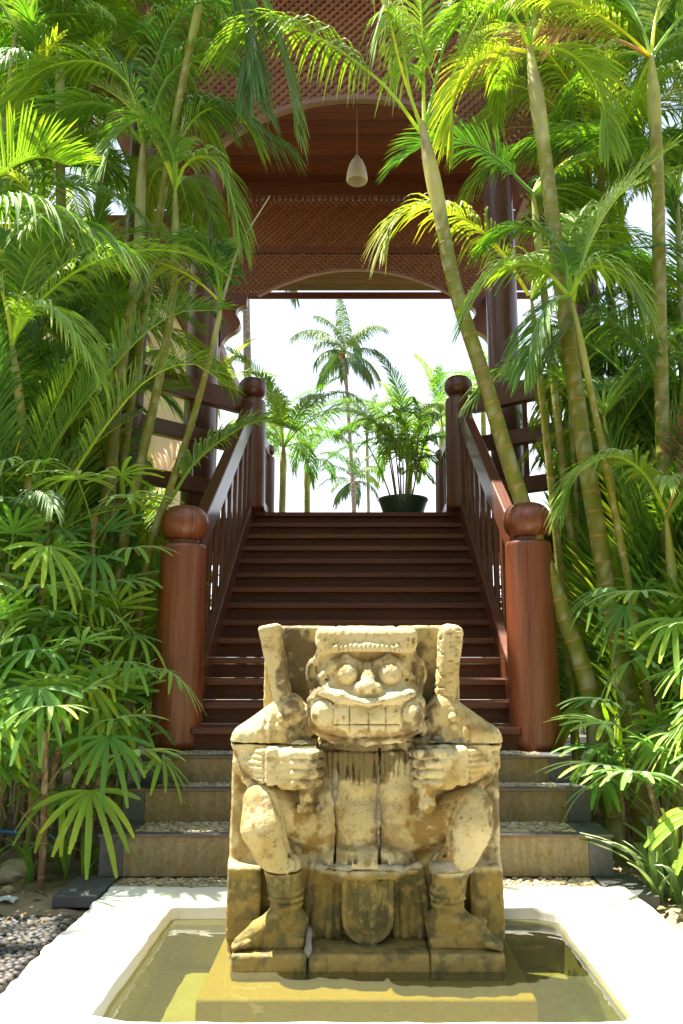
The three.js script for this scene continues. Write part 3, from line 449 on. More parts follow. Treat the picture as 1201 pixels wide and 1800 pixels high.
  slabs.forEach(([a, b, c, d]) => {
    const top = S.block([(a + b) / 2, 1.0, -0.42], [(b - a) / 2, 0.246, 0.16], 0.014), low = S.block([(c + d) / 2, 0.40, -0.40], [(d - c) / 2, 0.40, 0.20], 0.02, 0.02);
    const s = c < -0.3 ? 1 : d > 0.3 ? -1 : 0, extra = s ? [S.block([s < 0 ? 0.455 : -0.465, 0.20, -0.30], [0.066, 0.135, 0.16], 0.015, 0.03)] : [];
    part(t, 'back_slab', colorize(sdfMesh([top, low, ...extra], [Math.min(a, c) - 0.03, -0.03, -0.64], [Math.max(b, d) + 0.03, 1.28, -0.10], 0.006, rough), stoneColour), M.stone);
  });
  // --- base course: three blocks
  for (const [a, b] of [[-0.490, -0.216], [-0.212, 0.222], [0.226, 0.492]]) part(t, 'base_block', colorize(sdfMesh([S.block([(a + b) / 2, 0.03, -0.31], [(b - a) / 2, 0.044, 0.31], 0.012)], [a - 0.02, -0.03, -0.65], [b + 0.02, 0.10, 0.02], 0.006, rough), stoneColour), M.wet);
  // --- lumps of pale mortar in the joints
  const mort = (x, y, z) => { const a = fbm(x * 30, y * 30, z * 30, 3); return mixc([0.33, 0.30, 0.22], [0.20, 0.18, 0.13], sstep(0.4, 0.65, a)); };
  const lump = (pts, r) => { const A = S.path(pts, r, 0.012), xs = pts.map(p => p[0]), ys = pts.map(p => p[1]), zs = pts.map(p => p[2]), e = 0.04; part(t, 'mortar_joint', colorize(sdfMesh(A, [Math.min(...xs) - e, Math.min(...ys) - e, Math.min(...zs) - e], [Math.max(...xs) + e, Math.max(...ys) + e, Math.max(...zs) + e], 0.0045, (x, y, z) => 0.024 * (fbm(x * 28, y * 28, z * 28, 3) - 0.42)), mort), M.stone); };
  lump([[-0.36, 0.342, -0.072], [-0.28, 0.34, -0.075]], 0.014); lump([[-0.19, 0.335, -0.13], [-0.10, 0.342, -0.095], [0.02, 0.342, -0.085], [0.12, 0.342, -0.088], [0.2, 0.34, -0.12]], 0.014);
  lump([[0.25, 0.35, -0.07], [0.30, 0.352, -0.055], [0.37, 0.35, -0.075]], 0.024); lump([[-0.121, 0.70, -0.168], [-0.121, 0.60, -0.155], [-0.121, 0.56, -0.155]], [0.012, 0.018, 0.006]); lump([[0.047, 0.73, -0.165], [0.047, 0.55, -0.16], [0.047, 0.36, -0.16]], [0.007, 0.009, 0.010]);
  lump([[0.27, 0.80, -0.13], [0.36, 0.797, -0.12], [0.47, 0.787, -0.13]], 0.012); lump([[-0.26, 0.84, -0.2], [-0.235, 0.79, -0.17]], 0.022); lump([[0.25, 0.85, -0.2], [0.24, 0.80, -0.17]], 0.024);
  lump([[-0.215, 0.12, -0.12], [-0.214, 0.07, -0.02]], 0.011);
}
// ---------------------------------------------------------------- wooden staircase
const RISE = 0.134, RUN = 0.19, Z0 = -4.53, NST = 14, DECK = STEP_TOP + RISE * NST, ZTOP = Z0 - RUN * NST;
{
  seed(41);
  const t = thing('wooden_staircase', 'dark red wooden staircase climbing to the pavilion deck', 'staircase');
  for (let k = 1; k <= NST; k++) {
    const y = STEP_TOP + RISE * k, z = Z0 - RUN * k, deck = k === NST;
    part(t, 'tread', at(slab(1.932, 0.042, deck ? 0.30 : RUN + 0.075, 0.008, rnd() * 5), 0, y - 0.021, z - (deck ? 0.15 : RUN / 2 + 0.0375)), M.tread[Math.floor(rnd() * 3)]);
    const gap = k < 4 ? 0.003 : 0.001;
    part(t, 'riser_board', at(slab(1.932, RISE - 0.044 - gap, 0.022, 0.003, rnd() * 5), 0, y - 0.042 - (RISE - 0.042 - gap) / 2, z - 0.045), M.riser[Math.floor(rnd() * 3)]);
  }
  for (const s of [-1, 1]) {
    const dz = 0.02, g = new THREE.Shape();     // stringer profile in (z, y)
    g.moveTo(-(Z0 - 0.24), STEP_TOP + 0.004); g.lineTo(-(Z0 - 0.24), STEP_TOP + 0.32); g.lineTo(-(ZTOP + 0.1), DECK + 0.11); g.lineTo(-(ZTOP - 0.1), DECK + 0.11); g.lineTo(-(ZTOP - 0.1), DECK - 0.35); g.lineTo(-(Z0 - 0.55), STEP_TOP + 0.004); g.closePath();
    const e = new THREE.ExtrudeGeometry(g, { depth: 0.05, bevelEnabled: true, bevelSize: 0.004, bevelThickness: 0.004, bevelSegments: 1 }); e.rotateY(Math.PI / 2); e.translate(s * 0.985 - 0.025, 0, 0);
    grainUV(e, 2); part(t, 'stringer', e, M.dark[0]);
  }
}
function newelPost(x, y0, z, r, h, ball, label, mat, top = 'newel_post') {
  const t = thing(top, label, 'post', [x, y0, z]);
  const rb = r * 1.04, b = ball, sh = h - b * 1.66;          // shaft height, then neck and flattened ball
  const n = [[0, 0.002], [rb * 1.03, 0.002], [rb * 1.035, 0.05], [rb, sh * 0.5], [r * 0.985, sh - 0.03], [r * 0.96, sh - 0.010], [r * 0.90, sh], [0, sh]];
  const sg = lathe(n, 40); { const p = sg.attributes.position; for (let i = 0; i < p.count; i++) { const a = Math.atan2(p.getZ(i), p.getX(i)), k = 1 + 0.006 * (fbm(Math.cos(a) * 2 + x, p.getY(i) * 2, Math.sin(a) * 2, 3) - 0.5) * 2; p.setX(i, p.getX(i) * k); p.setZ(i, p.getZ(i) * k); } sg.computeVertexNormals(); }
  part(t, 'shaft', sg, mat[0]);
  part(t, 'neck', at(lathe([[0, -0.03], [r * 0.66, -0.03], [r * 0.64, 0], [r * 0.66, 0.03], [0, 0.03]], 32), 0, sh + 0.012, 0), M.dark[1]);
  const q = []; const hb = b * 0.79; for (let i = 0; i <= 18; i++) { const a = -Math.PI / 2 + Math.PI * i / 18, c = Math.cos(a), s = Math.sin(a); q.push([b * Math.pow(Math.max(0, c), 0.72), hb * Math.sign(s) * Math.pow(Math.abs(s), 0.92)]); }
  part(t, 'ball_cap', at(lathe(q, 40), 0, sh + 0.016 + hb, 0), mat[1]); return t;
}
const nx = 1.078, nz = -4.84;
newelPost(-nx, STEP_TOP, nz, 0.143, 1.475, 0.148, 'large varnished red-brown newel post at the stair foot, beside the left fan palms', M.newel);
newelPost(nx, STEP_TOP, nz, 0.145, 1.495, 0.150, 'large varnished red-brown newel post at the stair foot, on the right of the statue', M.newel);
newelPost(-0.995, DECK, -7.16, 0.13, 1.30, 0.136, 'dark newel post at the stair head on the left', M.dark);
newelPost(0.985, DECK, -7.16, 0.13, 1.32, 0.136, 'dark newel post at the stair head on the right, beside the potted plant', M.dark);
newelPost(-1.0, DECK, -8.55, 0.085, 1.02, 0.085, 'slim dark post at the back of the deck, seen left of the stair head', M.dark);
newelPost(1.0, DECK, -8.75, 0.085, 1.02, 0.085, 'slim dark post at the back of the deck behind the potted plant', M.dark);

for (const s of [-1, 1]) {   // sloping balustrades
  seed(60 + s);
  const t = thing('stair_balustrade', s < 0 ? 'sloping dark wooden balustrade on the left side of the stair' : 'sloping dark wooden balustrade on the right side of the stair', 'balustrade');
  const a = [s * 1.03, 1.77, nz - 0.12], b = [s * 1.0, 3.32, -7.08];
  const P = f => [mixn(a[0], b[0], f), mixn(a[1], b[1], f), mixn(a[2], b[2], f)];
  part(t, 'top_rail', beam(a, b, 0.085, 0.2, 0.014), M.dark[0]);
  const lo = f => { const p = P(f); return [p[0], p[1] - 0.97 + 0.05 * f, p[2]]; };
  part(t, 'bottom_rail', beam(lo(0), lo(1), 0.06, 0.09, 0.006), M.dark[1]);
  for (let i = 1; i <= 8; i++) { const f = (i - 0.3) / 8.4, p = P(f), q = lo(f); part(t, 'baluster', at(slab(0.032, p[1] - q[1] - 0.12, 0.085, 0.006, rnd() * 4), p[0], (p[1] + q[1]) / 2 - 0.02, p[2]), M.dark[i % 2]); }
}
function levelRailing(a, b, label, nb, hs = [3.32, 2.62], w = 0.07, h = 0.13) {
  const t = thing('deck_railing', label, 'railing');
  hs.forEach((y, i) => part(t, 'rail', beam([a[0], y, a[1]], [b[0], y, b[1]], w, i ? h * 0.7 : h, 0.008), M.dark[i % 2]));
  for (let i = 1; i <= nb; i++) { const f = i / (nb + 1); part(t, 'baluster', at(slab(0.045, hs[0] - hs[hs.length - 1], 0.045, 0.005), mixn(a[0], b[0], f), (hs[0] + hs[hs.length - 1]) / 2 - 0.02, mixn(a[1], b[1], f)), M.dark[1]); }
}
levelRailing([-1.0, -7.3], [-1.0, -8.46], 'level railing along the back left of the deck', 4);
levelRailing([0.99, -7.3], [1.0, -8.66], 'level railing behind the potted plant on the deck', 5);
levelRailing([-1.1, -7.1], [-1.84, -6.36], 'deep dark railing joining the left stair-head post to the outer column', 1, [3.42, 3.0, 2.55], 0.09, 0.2);
levelRailing([-1.99, -6.3], [-3.9, -5.35], 'dark railing half hidden by palms at the left edge', 4, [3.42, 3.0, 2.55], 0.08, 0.16);
levelRailing([1.1, -7.1], [1.95, -6.45], 'deep dark railing joining the right stair-head post to the outer column', 1, [3.42, 3.0, 2.55], 0.09, 0.2);

// ---------------------------------------------------------------- pavilion
{
  seed(90);
  const t = thing('pavilion', 'open dark timber pavilion with lattice arches, plank ceiling and hipped roof', 'pavilion');
  const ZF = -7.5, ZB = -10.8, YT = 8.75;
  part(t, 'deck_fascia', at(slab(5.6, 0.34, 0.05, 0.006), 0, DECK - 0.175, ZTOP - 0.31), M.dark[0]);
  for (let i = 0; i < 22; i++) part(t, 'deck_board', at(slab(5.6, 0.03, 0.158, 0.004, rnd() * 4), 0, DECK - 0.03, ZTOP - 0.42 - i * 0.166), M.tread[i % 3]);
  const cols = [[-1.565, ZF], [1.50, ZF], [-2.15, ZB], [2.15, ZB], [-1.92, -6.33], [2.02, -6.4]];
  cols.forEach(([x, z], i) => {
    const y0 = i < 4 ? DECK : -0.12, r = i < 4 ? 0.16 : 0.115, top = i < 2 ? 6.24 : i < 4 ? 6.3 : 8.6;
    const g = lathe([[0, y0], [r, y0], [r * 0.985, mixn(y0, top, 0.5)], [r * 0.96, top], [0, top]], 28); at(g, x, 0, z); part(t, 'column', g, M.dark[i % 2]);
  });
  for (const s of [-1, 1]) { // carved corbels under the front lattice, scalloped profile
    const sh = new THREE.Shape(); sh.moveTo(0, 0); sh.lineTo(0.36, 0); sh.lineTo(0.36, -0.09); sh.quadraticCurveTo(0.20, -0.10, 0.21, -0.26); sh.quadraticCurveTo(0.34, -0.40, 0.20, -0.50); sh.quadraticCurveTo(0.06, -0.56, 0, -0.72); sh.closePath();
    const g = new THREE.ExtrudeGeometry(sh, { depth: 0.14, bevelEnabled: true, bevelSize: 0.008, bevelThickness: 0.008, bevelSegments: 2, curveSegments: 12 }); g.translate(0, 0, -0.07); if (s > 0) g.rotateY(Math.PI); grainUV(g, 1);
    at(g, s * 1.98, 6.24, ZB); part(t, 'corbel', g, M.dark[0]);
  }
  // lattice: clipped diagonal slats, each a piece of its own
  function lattice(z, inside, x0, x1, y0, y1, mats, pitch = 0.086, w = 0.036) {
    const panel = part(t, 'lattice_panel', at(slab(x1 - x0 + 0.06, 0.05, 0.05, 0.004), (x0 + x1) / 2, y1 + 0.02, z), M.dark[1]);
    for (const dir of [1, -1]) {
      const zz = z + dir * 0.0075;
      const c0 = dir > 0 ? y0 - x1 : y0 + x0, c1 = dir > 0 ? y1 - x0 : y1 + x1;
      for (let c = c0; c < c1; c += pitch) {
        let start = null, last = null; const emit = (a, b) => { const L = Math.hypot(b[0] - a[0], b[1] - a[1]); if (L < 0.05) return; const g = new THREE.BoxGeometry(L, w, 0.013); grainUV(g, 0, rnd() * 5); const m = part(panel, 'lattice_slat', g, mats[Math.floor(rnd() * mats.length)]); m.position.set((a[0] + b[0]) / 2, (a[1] + b[1]) / 2, zz + rr(-0.001, 0.001)); m.rotation.z = dir > 0 ? Math.PI / 4 : -Math.PI / 4; };
        for (let x = x0; x <= x1 + 1e-6; x += 0.02) { const y = dir > 0 ? c + x : c - x; const ok = y >= y0 && y <= y1 && inside(x, y); if (ok) { if (!start) start = [x, y]; last = [x, y]; } else if (start) { emit(start, last); start = null; } }
        if (start) emit(start, last);
      }
    }
  }
  const archF = x => Math.abs(x) < 1.79 ? 5.6 + 1.4 * Math.sqrt(1 - (x / 1.8) ** 2) : 5.6;
  lattice(ZF, (x, y) => y > archF(x) + 0.02, -2.4, 2.4, 5.62, 8.6, M.lattice, 0.098, 0.032);
  const archB = x => Math.abs(x) < 1.46 ? 6.74 - 0.2 * x * x : 6.31;
  lattice(ZB, (x, y) => y > archB(x) + 0.015, -2.05, 2.05, 6.31, 7.0, M.latticeBack);
  lattice(ZB, () => true, -2.05, 2.05, 7.08, 7.9, M.latticeBack);
  function trim(f, x0, x1, z, d, h, mat, name) { // a bent board following the arch
    const top = [], bot = [], n = 60; for (let i = 0; i <= n; i++) { const x = mixn(x0, x1, i / n), e = 0.002, sl = (f(x + e) - f(x - e)) / (2 * e), l = Math.hypot(1, sl); top.push([x - sl / l * h * 0.5, f(x) + h * 0.5 / l]); bot.push([x + sl / l * h * 0.5, f(x) - h * 0.5 / l]); }
    const sh = new THREE.Shape(); top.forEach((p, i) => i ? sh.lineTo(...p) : sh.moveTo(...p)); bot.reverse().forEach(p => sh.lineTo(...p)); sh.closePath();
    const g = new THREE.ExtrudeGeometry(sh, { depth: d, bevelEnabled: false }); g.translate(0, 0, z - d / 2); grainUV(g, 0); part(t, name, g, mat);
  }
  trim(archF, -1.77, 1.77, ZF, 0.075, 0.055, M.trim, 'arch_trim');
  trim(archB, -1.45, 1.45, ZB, 0.06, 0.035, M.trim, 'arch_trim');
  // beams
  const bm = (w, h, d, x, y, z, m = M.dark[0]) => part(t, 'beam', at(slab(w, h, d, 0.006, rnd() * 4), x, y, z), m);
  bm(5.7, 0.16, 0.14, 0, 8.80, ZF); bm(4.3, 0.09, 0.07, 0, 7.04, ZB); bm(4.3, 0.22, 0.16, 0, 8.01, ZB + 0.02); bm(0.5, 0.07, 0.07, -1.86, 6.275, ZB); bm(0.5, 0.07, 0.07, 1.86, 6.275, ZB);
  for (const s of [-1, 1]) { bm(0.14, 0.2, 3.2, s * 2.12, 7.95, (ZF + ZB) / 2); bm(0.12, 0.14, 3.1, s * 1.95, 6.2, (ZF + ZB) / 2 - 0.02); bm(0.9, 0.13, 0.13, s * 2.2, 5.52, ZF); }
  // plank ceiling
  for (let i = 0; i < 22; i++) part(t, 'ceiling_plank', at(slab(4.1, 0.022, 0.143, 0.005, rnd() * 4), 0, 8.13 + (i % 2) * 0.003, ZF - 0.12 - i * 0.1475), M.ceil[Math.floor(rnd() * 3)]);
  // far eave: sloping soffit boards and fascia seen through the back arch
  for (let i = 0; i < 12; i++) { const f = (i + 0.5) / 12, g = slab(6.2, 0.02, 0.136, 0.004, rnd() * 4); g.rotateX(-0.335); at(g, 0, mixn(7.80, 7.25, f), mixn(-10.95, -12.5, f)); part(t, 'soffit_board', g, M.soffit[i % 2]); }
  bm(6.3, 0.12, 0.04, 0, 7.2, -12.6, M.soffit[0]);
  // hipped roof, thick slopes
  const roof = (x, z0, z1, ye, yr, rx, off) => { const c = [[-x, ye, z0], [x, ye, z0], [x, ye, z1], [-x, ye, z1]], zm = (z0 + z1) / 2, r = [[-rx, yr, zm], [rx, yr, zm]]; return { c, r }; };
  const A = roof(3.7, -6.45, -12.7, 8.9, 11.6, 1.2), tri = [], q = (a, b, c) => tri.push(...a, ...b, ...c);
  const up = p => [p[0], p[1] + 0.14, p[2]];
  const face = (f) => { const [c, r] = [A.c.map(f), A.r.map(f)]; q(c[0], c[1], r[1]); q(c[0], r[1], r[0]); q(c[2], c[3], r[0]); q(c[2], r[0], r[1]); q(c[1], c[2], r[1]); q(c[3], c[0], r[0]); };
  face(p => p); face(up); for (let i = 0; i < 4; i++) { const a = A.c[i], b = A.c[(i + 1) % 4]; q(a, b, up(b)); q(a, up(b), up(a)); }
  const rg = new THREE.BufferGeometry(); rg.setAttribute('position', new THREE.Float32BufferAttribute(tri, 3)); rg.computeVertexNormals(); grainUV(rg, 0); part(t, 'roof', rg, M.soffit[1]);
}
{ // pendant lamp
  const t = thing('pendant_lamp', 'cream bell-shaped pendant lamp hanging on a thin cord under the plank ceiling', 'lamp', [0.012, 0, -8.8]);
  part(t, 'cord', at(new THREE.CylinderGeometry(0.008, 0.008, 0.90, 8), 0, 7.665, 0), new THREE.MeshStandardMaterial({ color: new THREE.Color().setRGB(0.3, 0.18, 0.1), roughness: 0.7 }));
  part(t, 'cap', at(lathe([[0, 0], [0.035, 0], [0.032, 0.05], [0.012, 0.08], [0, 0.08]], 20), 0, 7.16, 0), new THREE.MeshStandardMaterial({ color: new THREE.Color().setRGB(0.5, 0.45, 0.35), roughness: 0.5 }));
  const pr = [[0.03, 7.185], [0.068, 7.155], [0.10, 7.085], [0.124, 6.99], [0.133, 6.92], [0.130, 6.885], [0.12, 6.872]]; const sh = lathe(pr.concat(pr.slice().reverse().map(([r, y]) => [r - 0.006, y - 0.002])), 32);
  part(t, 'shade', sh, new THREE.MeshPhysicalMaterial({ color: new THREE.Color().setRGB(0.78, 0.72, 0.55), roughness: 0.9, transmission: 0.45, thickness: 0, clearcoat: 0.3 }));
}
{ // cream building behind the palms on the left
  const t = thing('resort_building', 'cream plastered building half hidden behind the palms on the left', 'building', [-7.2, 0, -10.6]);
  const wm = new THREE.MeshStandardMaterial({ color: new THREE.Color().setRGB(0.72, 0.58, 0.36), roughness: 0.9, bumpMap: roughStone, bumpScale: 0.004 });
  part(t, 'wall', at(box(8.4, 6.6, 0.3), 0, 3.3, 0), wm);
  part(t, 'side_wall', at(box(0.3, 6.6, 5), 4.05, 3.3, -2.66), wm);
  for (const x of [-2.4, 0.2, 2.6]) { const w = part(t, 'window', at(slab(1.2, 1.5, 0.08, 0.01), x, 4.0, 0.16), M.dark[0]); part(w, 'pane', at(box(1.0, 1.3, 0.02), x, 4.0, 0.205), new THREE.MeshStandardMaterial({ color: new THREE.Color().setRGB(0.05, 0.06, 0.06), roughness: 0.1 })); }
  part(t, 'roof', at(slab(9.4, 0.25, 6.4, 0.05), 0, 6.75, -2.3), M.soffit[1]);
}
// ---------------------------------------------------------------- palms
const leafMat = (r, g, b, o = {}) => new THREE.MeshPhysicalMaterial(Object.assign({ color: new THREE.Color().setRGB(r, g, b), vertexColors: true, roughness: 0.9, transmission: 0.55, thickness: 0, clearcoat: 0.28, clearcoatRoughness: 0.25, side: THREE.DoubleSide }, o));
const LEAF = {
  mid: leafMat(0.165, 0.37, 0.010), bright: leafMat(0.30, 0.51, 0.013), deep: leafMat(0.085, 0.24, 0.010), lime: leafMat(0.42, 0.55, 0.02), yellow: leafMat(0.55, 0.43, 0.03), fan: leafMat(0.14, 0.38, 0.014), fanBright: leafMat(0.30, 0.54, 0.018), dead: leafMat(0.30, 0.20, 0.09, { transmission: 0.2, clearcoat: 0.1 }),
};
const TRUNK = new THREE.MeshPhysicalMaterial({ vertexColors: true, roughness: 0.6, clearcoat: 0.15, clearcoatRoughness: 0.4 });
function frondGeo(o) {
  const { n = 34, pet = 0.2, L = 0.46, w = 0.017, vee = 0.35, droop = 0.45, sweep = 0.75, r0 = 0.012, taper = 0.45, seg = 4, tips = 0.25, gap = 0.0 } = o;
  let pts = o.pts ? o.pts.map(p => V(...p)) : null;
  if (!pts) { pts = [V(0, 0, 0)]; let e = o.e0; const N = 10, st = o.len / N; for (let i = 0; i < N; i++) { const f = (i + 0.5) / N; const a = e - o.bend * Math.pow(f, 1.25); const q = pts[i]; pts.push(V(q.x + Math.cos(a) * st, q.y + Math.sin(a) * st, q.z + (o.side || 0) * f * f * st)); } }
  const curve = new THREE.CatmullRomCurve3(pts, false, 'centripetal');
  const pos = [], col = [], idx = []; const vert = (p, c) => { pos.push(p.x, p.y, p.z); col.push(c[0], c[1], c[2]); return pos.length / 3 - 1; };
  const frame = t => { const p = curve.getPointAt(t), T = curve.getTangentAt(t); let Sd = V(0, 1, 0).cross(T); if (Sd.lengthSq() < 0.02) Sd = V(0, 0, 1).cross(T); Sd.normalize(); return { p, T, Sd, U: T.clone().cross(Sd).normalize() }; };
  const rc = o.rachis || [2.3, 1.75, 1.4];       // the rachis is paler and yellower than the blades
  const M1 = 14, K = 5; let prev = null, s0 = null;
  for (let i = 0; i <= M1; i++) { const t = i / M1, { p, T, Sd, U } = frame(t); if (s0 && Sd.dot(s0) < 0) { Sd.negate(); U.negate(); } s0 = Sd; const r = mixn(r0 * 1.25, r0 * 0.22, Math.pow(t, 0.7)); const ring = []; for (let k = 0; k < K; k++) { const a = k / K * 6.283; ring.push(vert(p.clone().addScaledVector(Sd, Math.cos(a) * r).addScaledVector(U, Math.sin(a) * r), rc)); } if (prev) for (let k = 0; k < K; k++) { const a = prev[k], b = prev[(k + 1) % K], c = ring[k], d = ring[(k + 1) % K]; idx.push(a, b, c, b, d, c); } prev = ring; }
  s0 = null;
  for (let i = 0; i < n; i++) for (const side of [-1, 1]) {
    const u = (i + (side > 0 ? 0.5 : 0) + rr(-0.2, 0.2)) / n; if (u < 0 || u > 1 || (gap && rnd() < gap)) continue;
    const t = pet + (1 - pet) * Math.min(1, u * 0.995), { p, T, Sd, U } = frame(t); if (s0 && Sd.dot(s0) < 0) { Sd.negate(); U.negate(); } s0 = Sd;
    const prof = Math.min(1, 0.45 + u * 3.2) * mixn(1, taper, Math.pow(u, 2.2)), len = L * prof * rr(0.88, 1.1), sw = mixn(sweep, sweep + 0.55, u) + rr(-0.08, 0.08);
    const dir = Sd.clone().multiplyScalar(side * Math.cos(sw)).addScaledVector(T, Math.sin(sw)).addScaledVector(U, vee * rr(0.7, 1.3) * (U.y < 0 ? -1 : 1)).normalize();
    const wd = w * rr(0.85, 1.15) * mixn(1, 0.7, u), dr = droop * rr(0.75, 1.3), tone = rr(0.78, 1.25), yel = rnd() < tips ? rr(0.3, 0.9) : 0;
    let A = null;
    for (let j = 0; j <= seg; j++) {
      const s = j / seg, q = p.clone().addScaledVector(dir, len * s * (1 - 0.12 * dr * s)); q.y -= dr * len * s * s;
      const tan = dir.clone(); tan.y -= 2 * dr * s; tan.normalize(); const nn = Math.abs(tan.y) > 0.97 ? U.clone() : U.clone().addScaledVector(tan, -U.dot(tan)).normalize(); const B = tan.clone().cross(nn).normalize();
      const ww = wd * (j === 0 ? 0.45 : j === seg ? 0.06 : Math.pow(Math.sin(Math.PI * mixn(0.22, 0.97, s)), 0.6)), c0 = tone, cy = yel * Math.pow(s, 3), c = [c0 * mixn(1, 2.6, cy), c0 * mixn(1, 1.35, cy), c0];
      const tri = [vert(q.clone().addScaledVector(B, ww), c), vert(q.clone().addScaledVector(nn, -ww * 0.45), c), vert(q.clone().addScaledVector(B, -ww), c)];
      if (A) { for (const k of [0, 1]) idx.push(A[k], A[k + 1], tri[k], A[k + 1], tri[k + 1], tri[k]); } A = tri;
    }
  }
  const g = new THREE.BufferGeometry(); g.setAttribute('position', new THREE.Float32BufferAttribute(pos, 3)); g.setAttribute('color', new THREE.Float32BufferAttribute(col, 3)); g.setIndex(idx); g.computeVertexNormals(); return g;
}
function stemGeo(P, r0, r1, o = {}) {   // ringed trunk through the points; green-gold with thin tan leaf scars, smooth pale crownshaft that narrows into the stalks
  const c = new THREE.CatmullRomCurve3(P.map(p => V(...p)), false, 'centripetal'), L = c.getLength(), K = o.k || 10, st = o.step || 0.06, shaft = o.shaft ?? 0.55;
  const pos = [], col = [], idx = [], a = o.low || [0.155, 0.17, 0.010], b = o.high || [0.27, 0.275, 0.018], scar = o.scar || [0.44, 0.23, 0.07], off = rnd() * 50, S0 = [];
  for (let s = 0; s < L; s += st) S0.push([s, 0]); S0.push([L, 0]);
  for (let s = 0.1; s < L - shaft - 0.03;) { S0.push([s - 0.007, 0], [s, 1], [s + 0.007, 0]); s += mixn(0.17, 0.075, s / L) * rr(0.8, 1.2) * (o.gap || 1); }
  if (shaft > 0) for (const q of [0.25, 0.15, 0.08, 0.03]) S0.push([L - q * shaft, 0]); S0.sort((x, y) => x[0] - y[0]);
  S0.forEach(([s, isR], i) => {
    const t = clamp(s / L, 0, 1), p = c.getPointAt(t), T = c.getTangentAt(t); const Sd = T.clone().cross(V(0, 0, 1)).normalize(), U = Sd.clone().cross(T).normalize();
    const d = L - s, q = shaft > 0 ? clamp(1 - d / shaft, 0, 1) : 0, bul = o.bulge ?? 1;
    const r = mixn(r0, r1, t) * (1 + 0.16 * bul * Math.sin(Math.PI * Math.min(1, q * 1.5))) * (q > 0.55 ? mixn(1, 0.42, Math.pow((q - 0.55) / 0.45, 1.3)) : 1) * (isR ? 1.05 : 1);
    for (let k = 0; k < K; k++) {
      const an = k / K * 6.283, v = p.clone().addScaledVector(Sd, Math.cos(an) * r).addScaledVector(U, Math.sin(an) * r); pos.push(v.x, v.y, v.z);
      const n = fbm(v.x * 9 + off, v.y * 4, v.z * 9, 3), e = fbm(v.x * 40, v.y * 40, v.z * 40, 2); let cc = mixc(a, b, clamp(t * 0.9 + (n - 0.5) * 1.2, 0, 1)); if (q > 0) cc = mixc(cc, o.shaftC || [0.44, 0.45, 0.09], 0.8); if (q > 0.6 && n > 0.5) cc = mixc(cc, [0.33, 0.22, 0.10], 0.5); if (e > 0.62) cc = mixc(cc, [0.5, 0.47, 0.3], 0.5); if (n > 0.62) cc = mixc(cc, [0.16, 0.12, 0.05], 0.4); if (isR) cc = scar; col.push(...cc);
    }
    if (i) for (let k = 0; k < K; k++) { const A = (i - 1) * K + k, B = (i - 1) * K + (k + 1) % K, C = A + K, D = B + K; idx.push(A, C, B, B, C, D); }
  });
  const m = pos.length / 3; const tp = c.getPointAt(1); pos.push(tp.x, tp.y + 0.004, tp.z); col.push(...(o.high || b)); for (let k = 0; k < K; k++) idx.push(m - K + k, m, m - K + (k + 1) % K);
  const g = new THREE.BufferGeometry(); g.setAttribute('position', new THREE.Float32BufferAttribute(pos, 3)); g.setAttribute('color', new THREE.Float32BufferAttribute(col, 3)); g.setIndex(idx); g.computeVertexNormals(); return g;
}
// shared frond shapes: from nearly upright to hanging
seed(2024);
const PROTO = [];
for (const [e0, bend, len, L, droop] of [[1.35, 1.0, 1.6, 0.36, 0.35], [1.2, 1.5, 1.65, 0.38, 0.5], [1.05, 1.7, 1.6, 0.37, 0.6], [0.85, 1.6, 1.5, 0.36, 0.55], [0.6, 1.5, 1.5, 0.37, 0.7], [1.25, 1.9, 1.75, 0.40, 0.75], [0.95, 2.1, 1.6, 0.37, 0.8], [1.3, 0.7, 1.3, 0.32, 0.25], [0.3, 1.2, 1.5, 0.36, 0.6], [1.1, 1.2, 1.5, 0.34, 0.3], [1.42, 0.45, 1.8, 0.42, 0.22], [1.25, 0.6, 1.8, 0.42, 0.28], [1.05, 0.8, 1.8, 0.42, 0.3]]) PROTO.push(frondGeo({ e0, bend, len, L, droop, side: rr(-0.5, 0.5), n: 58, pet: 0.18, w: 0.0092, gap: 0.05, seg: 3, vee: rr(0.25, 0.5) }));
const tones = side => { const q = rnd(); return q > 0.975 ? LEAF.dead : q < 0.30 ? LEAF.mid : q < 0.66 ? LEAF.bright : q < 0.79 ? LEAF.deep : LEAF.lime; };
function crown(t, p, n, o = {}) {
  const a0 = rnd() * 6.28; n = Math.round(n * 1.35); for (let i = 0; i < n; i++) {
    const m = part(t, 'frond', PROTO[(o.set || [0, 1, 2, 3, 4, 5, 6, 7, 8, 9])[Math.floor(rnd() * (o.set ? o.set.length : 10))]], o.mat || tones()); m.position.set(...p); let az = a0 + i * 2.399 + rr(-0.3, 0.3); if (p[0] < 0 && p[0] > -2.1 && Math.cos(az) > 0.25) az = Math.PI - az; if (p[0] > 0 && p[0] < 2.1 && Math.cos(az) < -0.25) az = Math.PI - az;
    if (o.face !== undefined) az = o.face + rr(-1, 1) * (o.fan || 1.2); if (p[1] > 2.2 && p[2] > -5.9 && -Math.sin(az) > 0.4) az = -az; m.rotation.set(rr(-0.12, 0.12), az, rr(-0.12, 0.12)); m.scale.setScalar((o.s || 1) * rr(0.85, 1.12));
  }
}
function heroPalm(label, stem, r0, r1, fronds, extra = 0, eo = {}, so = {}) {
  const t = thing('areca_palm', label, 'palm tree'); part(t, 'trunk', stemGeo(stem, r0, r1, so), TRUNK);
  for (const [pts, tone, o] of fronds) part(t, 'frond', frondGeo(Object.assign({ pts, n: 54, L: 0.40, w: 0.0102, droop: 0.6, pet: 0.16, gap: 0.03 }, o)), LEAF[tone]);
  if (extra) crown(t, stem[stem.length - 1], extra, eo); return t;
}
const G = 'areca palms crowding the stair';
seed(301);
